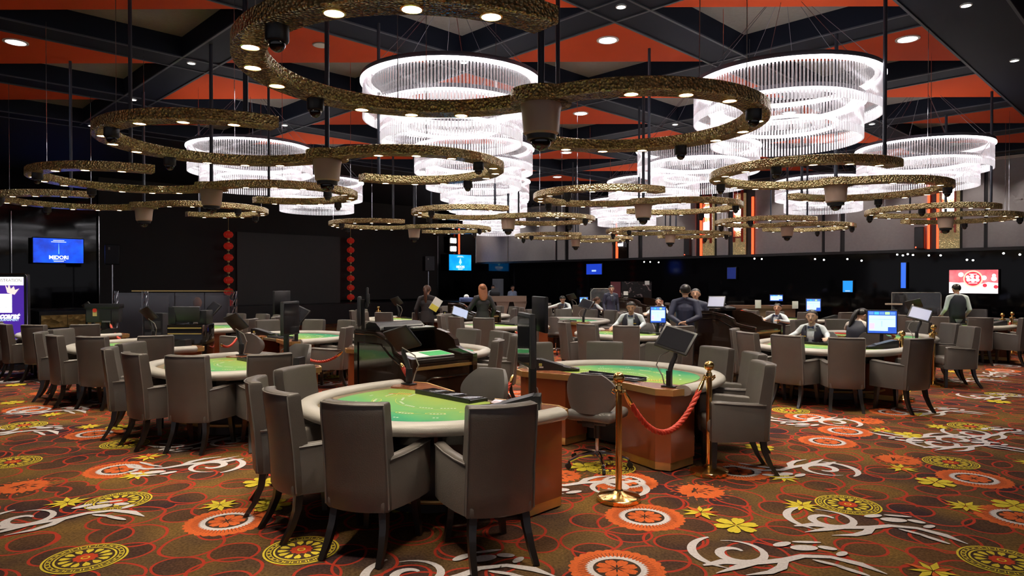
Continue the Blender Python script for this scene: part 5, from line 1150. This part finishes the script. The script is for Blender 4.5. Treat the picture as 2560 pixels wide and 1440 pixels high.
# corner of the room behind: white tri-lamps and red strip near the small television
x, y = wl(1146); o = wls('red_light_strip', 1140.5, 1143.5, zy(640, 34), zy(560, 34), M_REDLED, 0.04, None, -0.18); tag(o, 'vertical red light strip above the small corner television', 'light strip')
x, y = wl(1125); t = thing('wall_tri_lamp', 'cluster of small white wall lamps above the corner television', 'wall lamp', (x + 0.15, y - 0.15, zy(612, 33.6)), PI / 4)
for zo in (0.2, -0.2):
    for xo in (-0.12, 0, 0.12): G().lathe([(0.03, -0.12), (0.045, -0.10), (0.045, 0.10), (0.03, 0.12)], 10, (xo, -0.06, zo)).obj('lamp_glass', M_LANT, t)
G().box((0.42, 0.05, 0.8), (0, 0, 0)).obj('back_plate', M_GLOSSBLK, t)
o = thing('ceiling_disc', 'pale round ceiling speaker on a red panel at upper left', 'ceiling speaker', (px(803, 10.2), 10.2, HB + 0.03)); G().lathe([(0.11, 0), (0.11, -0.015), (0.0, -0.018)], 24).obj('grille', M_WHITE, o); G().lathe([(0.125, 0), (0.125, -0.01), (0.11, -0.012)], 24, cap=False).obj('rim', M_CABLE, o)
# ================================================================== PEOPLE
SKIN = mat('skin', (0.60, 0.34, 0.22), 0.5, noise=0.06); SKIN2 = mat('skin_light', (0.70, 0.44, 0.32), 0.5, noise=0.06)
SHIRT = mat('white_shirt', (0.62, 0.68, 0.72), 0.7, noise=0.06, nscale=12); SHIRTC = mat('cream_shirt', (0.60, 0.54, 0.48), 0.7, noise=0.06); SHIRTB = mat('blue_shirt', (0.42, 0.52, 0.72), 0.7, noise=0.1, nscale=30)
VEST = mat('navy_vest', (0.014, 0.016, 0.030), 0.65, noise=0.15); NAVY = mat('navy_suit', (0.030, 0.034, 0.070), 0.6, noise=0.15); BLKS = mat('black_suit', (0.020, 0.017, 0.019), 0.6, noise=0.15)
TROU = mat('black_trousers', (0.010, 0.010, 0.012), 0.7, noise=0.15); SHOE = mat('black_shoes', (0.008, 0.008, 0.008), 0.3, noise=0.1)
HBLK = mat('black_hair', (0.009, 0.007, 0.006), 0.35, noise=0.3, nscale=40); HBRN = mat('brown_hair', (0.075, 0.028, 0.014), 0.4, noise=0.3, nscale=40); HRED = mat('auburn_hair', (0.25, 0.085, 0.030), 0.4, noise=0.35, nscale=40)
LIP = mat('lips', (0.30, 0.06, 0.05), 0.4, noise=0.05); EYEW = mat('eye_white', (0.6, 0.58, 0.55), 0.3, noise=0.02); EYED = mat('eye_dark', (0.012, 0.008, 0.006), 0.2, noise=0.02); BOW = mat('bow_tie', (0.02, 0.035, 0.11), 0.5, noise=0.1); BADGE = mat('gold_badge', (0.55, 0.38, 0.05), 0.4, noise=0.1)

def person(label, x, y, face, z0=0.006, h=1.66, sit=False, lean=0.0, head=(0, 0), arms=None, top='vest', hair='short', haircol=None, skin=SKIN, extra=None, seat=0.60, female=False, voxel=0.009):
    k = h / 1.70
    t = thing('person', label, 'person', (x, y, z0), math.radians(face) - PI / 2)
    prims = []       # a, b, ra, rb, mat, flatten(y)
    dzs = (seat - 0.92) if sit else 0.0
    hipz = (0.92) * k + dzs
    La = math.radians(lean)
    def up(p):       # torso space (z measured as standing) -> leaned
        v = Vector(p) * k; v.z += dzs
        r = v - Vector((0, 0, hipz)); c, s = math.cos(-La), math.sin(-La)
        return Vector((r.x, r.y * c - r.z * s, r.y * s + r.z * c)) + Vector((0, 0, hipz))
    TOP, SK, BOT, SH_ = 1, 0, 2, 3
    slv = 4
    sw = 0.165 if female else 0.185
    def cap(a, b, ra, rb, m_, fl=1.0): prims.append((Vector(a), Vector(b), ra * k, rb * k, m_, fl))
    # torso
    cap(up((0, 0, 0.92)), up((0, 0, 1.02)), 0.165 if female else 0.155, 0.135 if female else 0.150, TOP if not (top == 'vest') else TOP, 0.68)
    cap(up((0, 0, 1.02)), up((0, 0.01, 1.22)), 0.135 if female else 0.150, 0.150 if female else 0.168, TOP, 0.68)
    cap(up((-0.06, 0.01, 1.24)), up((0.06, 0.01, 1.24)), 0.118, 0.118, TOP, 0.85)
    cap(up((-sw * .75, 0, 1.36)), up((sw * .75, 0, 1.36)), 0.062, 0.062, TOP, 0.95)
    cap(up((-0.05, 0, 1.39)), up((0.05, 0, 1.39)), 0.06, 0.06, TOP, 0.9)
    if female:
        for sx in (-1, 1): cap(up((sx * 0.072, 0.072, 1.25)), up((sx * 0.072, 0.075, 1.24)), 0.060, 0.056, TOP)
    # neck + head
    hp, hy = math.radians(head[0]), math.radians(head[1])     # pitch down, yaw
    nk = up((0, 0.0, 1.42)); hb = up((0, 0.015, 1.475))
    cap(nk + Vector((0, 0.006, 0)), hb, 0.050, 0.053, SK)
    for sx in (-1, 1): cap(up((sx * 0.03, -0.012, 1.425)), up((sx * sw * 0.98, 0, 1.372)), 0.046, 0.058, TOP)
    HM = Matrix.Translation(hb) @ Matrix.Rotation(hy, 4, 'Z') @ Matrix.Rotation(-hp - La * 0.6, 4, 'X')
    HS = 1.07
    def hd(p): return HM @ (Vector(p) * k * HS)
    cap(hd((0, -0.008, 0.105)), hd((0, 0.0, 0.125)), 0.083 * HS, 0.083 * HS, SK)
    cap(hd((0, 0.022, 0.10)), hd((0, 0.03, 0.06)), 0.070 * HS, 0.058 * HS, SK)
    cap(hd((0, 0.055, 0.035)), hd((0, 0.062, 0.022)), 0.036, 0.030, SK)          # jaw / chin
    cap(hd((0, 0.092, 0.105)), hd((0, 0.104, 0.078)), 0.010, 0.016, SK)          # nose
    for sx in (-1, 1): cap(hd((sx * 0.080, -0.005, 0.10)), hd((sx * 0.082, -0.008, 0.075)), 0.016, 0.012, SK)   # ears
    # arms
    arms = arms or {}
    ends = {}
    for sx, nm in ((-1, 'L'), (1, 'R')):
        sh = up((sx * sw, 0, 1.365)); el, wrp = arms.get(nm, ((sx * 0.245, -0.03, 1.09), (sx * 0.235, 0.06, 0.86)))
        el, wrp = up(el) if nm not in arms else Vector(el), up(wrp) if nm not in arms else Vector(wrp)
        jk = 0.008 if top in ('navy', 'black') else 0.0
        cap(sh, el, 0.058 + jk, 0.047 + jk, slv); cap(el, wrp, 0.046 + jk, 0.032 + jk, slv)
        d = (wrp - el).normalized(); hand_dir = arms.get(nm + 'h', None); d2 = Vector(hand_dir).normalized() if hand_dir else d
        cap(wrp, wrp + d * 0.012, 0.026, 0.026, SK)
        side = d2.cross(Vector((0, 0, 1))); side = side.normalized() if side.length > 0.2 else Vector((1, 0, 0)); pn = side.cross(d2).normalized()
        pc = wrp + d2 * 0.055 * k
        for q in (-1, -0.33, 0.33, 1): cap(wrp + d2 * 0.015 + side * q * 0.016 * k, pc + d2 * 0.035 * k + side * q * 0.026 * k, 0.016, 0.013, SK)
        for q, ln in ((-1, 0.062), (-0.33, 0.078), (0.33, 0.074), (1, 0.056)):
            b0 = pc + d2 * 0.035 * k + side * q * 0.027 * k; b1 = b0 + (d2 * 0.6 - pn * 0.15 + side * q * 0.12) * ln * k; b2 = b1 + (d2 * 0.35 - pn * 0.55) * ln * 0.7 * k
            cap(b0, b1, 0.0105, 0.0095, SK); cap(b1, b2, 0.0095, 0.008, SK)
        ths = -sx; b0 = wrp + d2 * 0.03 * k + side * ths * 0.026 * k; b1 = b0 + (d2 * 0.7 + side * ths * 0.7) * 0.04 * k; cap(b0, b1, 0.014, 0.012, SK); cap(b1, b1 + (d2 * 0.9 + side * ths * 0.15) * 0.032 * k, 0.011, 0.009, SK)
    # legs
    for sx in (-1, 1):
        hj = Vector((sx * 0.088 * k, 0, hipz - 0.03 * k))
        if sit: kn = Vector((sx * 0.10 * k, 0.40 * k, hipz - 0.05)); an = Vector((sx * 0.10 * k, 0.36 * k, max(0.10, hipz - 0.05 - 0.42 * k)))
        else: kn = Vector((sx * 0.095 * k, 0.015, 0.48 * k)); an = Vector((sx * 0.095 * k, -0.02, 0.085 * k))
        cap(hj, kn, 0.085, 0.058, BOT); cap(kn, an, 0.056, 0.040, BOT); cap(an + Vector((0, -0.02, -0.035 * k)), an + Vector((sx * 0.015, 0.13 * k, -0.045 * k)), 0.038, 0.032, SH_)
    g = G()
    for a, b, ra, rb, m_, fl in prims:
        ax = b - a; L = ax.length; q = ax.to_track_quat('Z', 'Y') if L > 1e-6 else Matrix.Identity(3).to_quaternion(); pr = []
        for j in range(5): th = -PI / 2 + (PI / 2) * j / 4; pr.append((ra * math.cos(th) + 1e-4, ra * math.sin(th)))
        for j in range(5): th = (PI / 2) * j / 4; pr.append((rb * math.cos(th) + 1e-4, L + rb * math.sin(th)))
        rings = []
        for r, zz_ in pr:
            rg = []
            for i in range(14):
                v = q @ Vector((r * math.cos(2 * PI * i / 14), r * math.sin(2 * PI * i / 14), zz_)) + a
                if fl != 1.0: mid = a.y + (b.y - a.y) * max(0, min(1, zz_ / max(L, 1e-6))); v.y = mid + (v.y - mid) * fl
                rg.append(v)
            rings.append(rg)
        g.ring_loft(rings)
    me0 = g.mesh('body_raw', SKIN, True)
    tmp = bpy.data.objects.new('body_tmp', me0); C.objects.link(tmp)
    rm = tmp.modifiers.new('r', 'REMESH'); rm.mode = 'VOXEL'; rm.voxel_size = voxel
    sm = tmp.modifiers.new('s', 'SMOOTH'); sm.factor = 0.5; sm.iterations = 3
    me = bpy.data.meshes.new_from_object(tmp.evaluated_get(bpy.context.evaluated_depsgraph_get())); bpy.data.objects.remove(tmp)
    # clothing regions of the one body mesh
    topm, slvm = {'vest': (SHIRT, SHIRT), 'cream': (SHIRTC, SHIRTC), 'navy': (NAVY, NAVY), 'black': (BLKS, BLKS), 'blue': (SHIRTB, SHIRTB)}[top]
    me.materials.clear()
    for m_ in (skin, topm, TROU, SHOE, slvm): me.materials.append(m_)
    n = len(me.polygons); ce = np.empty(n * 3); me.polygons.foreach_get('center', ce); ce = ce.reshape(-1, 3)
    best = np.full(n, 1e9); mi = np.zeros(n, int)
    for a, b, ra, rb, m_, fl in prims:
        A = np.array(a); Bv = np.array(b) - A; L2 = max(1e-9, (Bv ** 2).sum()); tt = np.clip(((ce - A) @ Bv) / L2, 0, 1)
        dv = ce - (A + tt[:, None] * Bv)
        if fl != 1.0: dv[:, 1] /= fl
        dd = np.sqrt((dv ** 2).sum(1)) - (ra + (rb - ra) * tt); u = dd < best; best[u] = dd[u]; mi[u] = m_
    me.polygons.foreach_set('material_index', mi.astype(np.int32)); me.polygons.foreach_set('use_smooth', np.ones(n, bool)); me.update()
    mobj('body', me, t)
    # face
    g = G()
    for sx in (-1, 1):
        c = hd((sx * 0.032, 0.079, 0.108)); g.m(1).sphere(0.011 * k, tuple(c), (1.2, .7, .7), 8, 6); g.m(2).sphere(0.0068 * k, tuple(hd((sx * 0.032, 0.0855, 0.108))), (1, .7, 1), 8, 6)
        g.m(2).tube([tuple(hd((sx * 0.016, 0.086, 0.126))), tuple(hd((sx * 0.034, 0.086, 0.131))), tuple(hd((sx * 0.052, 0.074, 0.126)))], 0.0042 * k, 6)
    g.m(0).tube([tuple(hd((-0.024, 0.083, 0.046))), tuple(hd((0, 0.093, 0.047))), tuple(hd((0.024, 0.083, 0.046)))], [0.003, 0.0075 * k, 0.003], 8)
    g.obj('face_features', [LIP, EYEW, EYED], t)
    # hair
    hm = haircol or HBLK
    g = G(); rings = []; nn = 20; R = 0.0895
    lim = {'short': (-1.0, -0.65, 0.02, 0.10, 0.48, 0.56), 'bun': (-0.85, -0.5, -0.15, 0.05, 0.50, 0.62), 'long': (-0.95, -0.9, -0.7, -0.1, 0.42, 0.60), 'tail': (-0.9, -0.6, -0.25, 0.0, 0.45, 0.62)}[hair]
    # shell cut: front kept above the hairline, sides and back lower
    rows = 14; grid = []
    for i in range(nn):
        ang = 2 * PI * i / nn; fr = math.sin(ang)            # +1 = front
        low = float(np.interp(fr, (-1, -0.5, 0.0, 0.35, 0.7, 1), lim))
        col = []
        for j in range(rows + 1):
            el = PI / 2 - 0.03 - (PI / 2 - 0.03 - low) * j / rows
            rx = R * math.cos(el); col.append(hd((rx * math.cos(ang) * 1.0, rx * math.sin(ang) * 1.03 - 0.006, 0.118 + R * math.sin(el) * 1.02)))
        grid.append(col)
    g.ring_loft([[grid[i][j] for i in range(nn)] for j in range(rows + 1)], cap0=True, cap1=False)
    if hair == 'bun': g.sphere(0.038 * k, tuple(hd((0, -0.10, 0.10))), n=12, m=8)
    if hair == 'long':
        g.ring_loft([[hd((hw * math.cos(q), yy + 0.045 * math.sin(q), zz_)) for q in [2 * PI * i / 14 for i in range(14)]] for zz_, hw, yy in ((0.17, 0.06, -0.03), (0.12, 0.095, -0.035), (0.03, 0.10, -0.045), (-0.06, 0.10, -0.06), (-0.12, 0.085, -0.07), (-0.16, 0.05, -0.075))])
    if hair == 'tail':
        g.tube([tuple(hd(p)) for p in ((0, -0.085, 0.13), (0, -0.115, 0.08), (0, -0.115, 0.0), (0, -0.105, -0.12), (0, -0.10, -0.20))], [0.03, 0.04, 0.042, 0.036, 0.012], 10)
    g.obj('hair', hm, t, angle=70)
    # waistcoat over the shirt
    if top in ('vest', 'cream'):
        g = G(); prof = [(0.88, 0.178 if female else 0.166, 0.124), (1.00, 0.158 if female else 0.164, 0.116), (1.08, 0.160 if female else 0.170, 0.126), (1.14, 0.166 if female else 0.176, 0.138 if female else 0.130), (1.20, 0.178 if female else 0.186, 0.156 if female else 0.136), (1.28, 0.180 if female else 0.190, 0.158 if female else 0.130), (1.345, 0.182, 0.112), (1.400, 0.155, 0.094), (1.435, 0.115, 0.078)]
        nn = 36; gr = []
        for z_, rx, ry in prof: gr.append([g.bm.verts.new(up((rx * math.cos(2 * PI * i / nn), ry * math.sin(2 * PI * i / nn) + 0.006, z_))) for i in range(nn)])
        for j in range(len(prof) - 1):
            zc = (prof[j][0] + prof[j + 1][0]) / 2
            for i in range(nn):
                a = 2 * PI * (i + .5) / nn; da = abs((a - PI / 2 + PI) % (2 * PI) - PI)     # angle from the front
                if zc > 1.14 and da < (0.10 + (zc - 1.14) * 1.9): continue
                g.bm.faces.new((gr[j][i], gr[j][(i + 1) % nn], gr[j + 1][(i + 1) % nn], gr[j + 1][i]))
        v_ = g.obj('waistcoat', VEST, t, angle=80); so = v_.modifiers.new('thick', 'SOLIDIFY'); so.thickness = 0.008
        bt = up((0, 0.085, 1.405)); g = G()
        for sx in (-1, 1): g.ring_loft([[bt + Vector((sx * a, q, b)) * k for a, b in ((0, -0.008), (0.05, -0.026), (0.05, 0.026), (0, 0.008))] for q in (-0.008, 0.012)])
        g.obj('bow_tie', BOW, t, smooth=False)
        G().box((0.06 * k, 0.006, 0.016 * k), tuple(up((-0.09 if not female else 0.095, 0.150 if female else 0.125, 1.26)))).obj('name_badge', BADGE, t)
    else:
        if top == 'navy' or top == 'black':
            g = G(); g.tube([tuple(up((a, b, z_))) for a, b, z_ in ((0.035, 0.115, 1.18), (0.06, 0.085, 1.36), (0.055, -0.02, 1.432), (0, -0.056, 1.445), (-0.055, -0.02, 1.432), (-0.06, 0.085, 1.36), (-0.035, 0.115, 1.18))], 0.017, 7); g.obj('collar', topm, t)
            g = G(); g.ring_loft([[up((rx * math.cos(2 * PI * i / 24), ry * math.sin(2 * PI * i / 24), z_)) for i in range(24)] for z_, rx, ry in ((0.80, 0.185, 0.135), (0.88, 0.180, 0.128), (0.98, 0.158, 0.112), (1.06, 0.152, 0.108))], True, True); g.obj('jacket_hem', topm, t, angle=80)
            if top == 'navy':
                g = G(); g.m(0).ring_loft([[up((a, 0.128 - 0.9 * max(0, z_ - 1.24) * 0.45 + q - abs(a) * 0.25, z_)) for a, z_ in ((0, 1.16), (0.045, 1.38), (-0.045, 1.38))] for q in (0, 0.012)])
                g.m(1).ring_loft([[up((a, 0.142 - 0.9 * max(0, z_ - 1.24) * 0.45 + q, z_)) for a, z_ in ((0, 1.15), (0.014, 1.22), (0.009, 1.37), (-0.009, 1.37), (-0.014, 1.22))] for q in (0, 0.008)])
                g.obj('shirt_and_tie', [SHIRT, BLKS], t, smooth=False)
    return t
S_ = PI / 4
def seat_at(W, lx, ly): return W(lx, ly)
# dealers
x, y = T7(0.46, -0.30); person('woman dealer seated facing us in navy waistcoat with gold badge', x, y, -128, sit=True, h=1.60, lean=8, head=(2, 4), seat=0.585, hair='bun', skin=SKIN2, female=True, arms={'L': ((-0.235, 0.10, 0.86), (-0.30, 0.33, 0.82)), 'R': ((0.235, 0.10, 0.86), (0.28, 0.34, 0.82)), 'Lh': (0.1, 1, 0), 'Rh': (-0.3, 1, 0)}, voxel=0.0075)
x, y = T6(0.50, -0.28); person('male dealer with bow tie seated facing us, looking down', x, y, -112, sit=True, h=1.66, lean=6, head=(16, 8), seat=0.59, hair='short', arms={'L': ((-0.25, 0.06, 0.88), (-0.22, 0.32, 0.82)), 'R': ((0.27, 0.08, 0.88), (0.30, 0.34, 0.82))}, voxel=0.0075)
x, y = T8(0.10, -0.30); person('woman dealer seen from behind bending right to the blue monitor', x - 0.1, y, 35, sit=True, h=1.62, lean=16, head=(22, -25), seat=0.60, hair='tail', haircol=HBLK, top='cream', female=True, arms={'R': ((0.30, 0.16, 0.92), (0.36, 0.42, 0.84)), 'L': ((-0.24, 0.20, 0.90), (-0.08, 0.42, 0.84))}, voxel=0.0075)
d = 15.6; person('male dealer in waistcoat turned to the left at right rear', px(1945, d), d, -150, sit=True, h=1.62, lean=4, head=(0, 30), seat=0.52, arms={'L': ((-0.32, 0.08, 0.80), (-0.30, 0.34, 0.84)), 'R': ((0.30, 0.12, 0.82), (0.12, 0.36, 0.84))})
d = 21.6; person('distant male dealer reaching left across his table', px(1412, d), d, -118, sit=True, h=1.66, lean=14, head=(24, 10), seat=0.56, arms={'L': ((-0.28, 0.22, 0.86), (-0.14, 0.46, 0.84)), 'R': ((0.38, 0.18, 0.90), (0.62, 0.36, 0.84))})
d = 21.2; person('distant brown-haired woman dealer with her back to the monitor', px(1487, d), d, 20, sit=True, h=1.60, lean=5, head=(10, -20), seat=0.56, hair='tail', haircol=HBRN, female=True, arms={'R': ((0.28, 0.10, 0.84), (0.30, 0.36, 0.83))})
d = 18.6; person('smiling dark-haired woman resting her face on her hand', px(1646, d), d, -100, sit=True, h=1.60, lean=4, head=(5, -5), seat=0.60, hair='long', skin=SKIN2, female=True, arms={'L': ((-0.24, 0.24, 0.84), (-0.09, 0.16, 1.06)), 'R': ((0.30, 0.16, 0.84), (0.34, 0.40, 0.84)), 'Lh': (0.1, 0, 1)})
d = 13.4; person('dealer with dark hair partly hidden behind the upright blue monitor', px(1668, d), d, -160, sit=True, h=1.58, lean=10, head=(22, 10), seat=0.50, hair='tail', female=True, top='cream')
# standing staff
d = 11.9; person('man in a navy suit seen from behind, hands clasped behind him', px(1712, d), d, 70, h=1.665, head=(4, 10), top='navy', hair='short', arms={'L': ((-0.245, -0.10, 1.10), (-0.07, -0.20, 1.00)), 'R': ((0.245, -0.10, 1.10), (0.06, -0.21, 1.02)), 'Lh': (1, -0.1, -0.2), 'Rh': (-1, -0.1, -0.1)}, voxel=0.0075)
d = 12.9; person('dark-haired colleague mostly hidden behind the navy suited man', px(1738, d), d, -110, h=1.58, top='navy', hair='short')
d = 15.8; person('woman in black with a long brown ponytail, seen from behind', px(1067, d), d, 80, h=1.63, top='black', hair='tail', haircol=HBRN, female=True, arms={'R': ((0.26, 0.06, 1.06), (0.22, 0.28, 1.08)), 'L': ((-0.25, -0.03, 1.06), (-0.24, 0.06, 0.84))})
d = 15.3; person('woman in black with loose auburn hair, seen from behind', px(1207, d), d, 118, h=1.66, top='black', hair='long', haircol=HRED, female=True, head=(6, -12), arms={'L': ((-0.30, 0.08, 1.08), (-0.28, 0.30, 1.0)), 'R': ((0.27, -0.05, 1.08), (0.24, 0.08, 0.86))})
d = 20.9; person('manager in a dark suit standing behind the far podium', px(1527, d), d, -75, h=1.60, top='navy', hair='short', head=(18, -15), skin=SKIN2)
d = 15.6; person('man in waistcoat standing with his back to us by the red screen', px(2386, d), d, 82, h=1.66, top='vest', hair='short', head=(14, 8), arms={'L': ((-0.245, 0.0, 1.08), (-0.24, 0.20, 0.95)), 'R': ((0.25, -0.02, 1.08), (0.25, 0.18, 0.92))}, voxel=0.0075)
d = 29.8; person('man in a black cap behind the reception counter', px(1233, d), d, -90, h=1.55, top='vest', hair='short', head=(12, 0))
d = 29.8; person('man in a light blue shirt at the right of the reception counter', px(1281, d), d, -60, h=1.52, top='blue', hair='short', head=(4, 0))
# clipboard held by the ponytailed woman
t = thing('clipboard', 'white clipboard with yellow sheet held by the ponytailed woman', 'clipboard', (px(1090, 15.6), 15.55, zy(761, 15.6)), 0.3)
G().box((0.20, 0.012, 0.30), (0, 0, 0), (0.1, 0.55, 0)).obj('board', M_PAPER, t, smooth=False); G().box((0.19, 0.006, 0.13), (-0.045, -0.013, -0.075), (0.1, 0.55, 0)).obj('yellow_sheet', mat('yellow_sheet', (0.75, 0.68, 0.10), 0.6, noise=0.1), t, smooth=False)
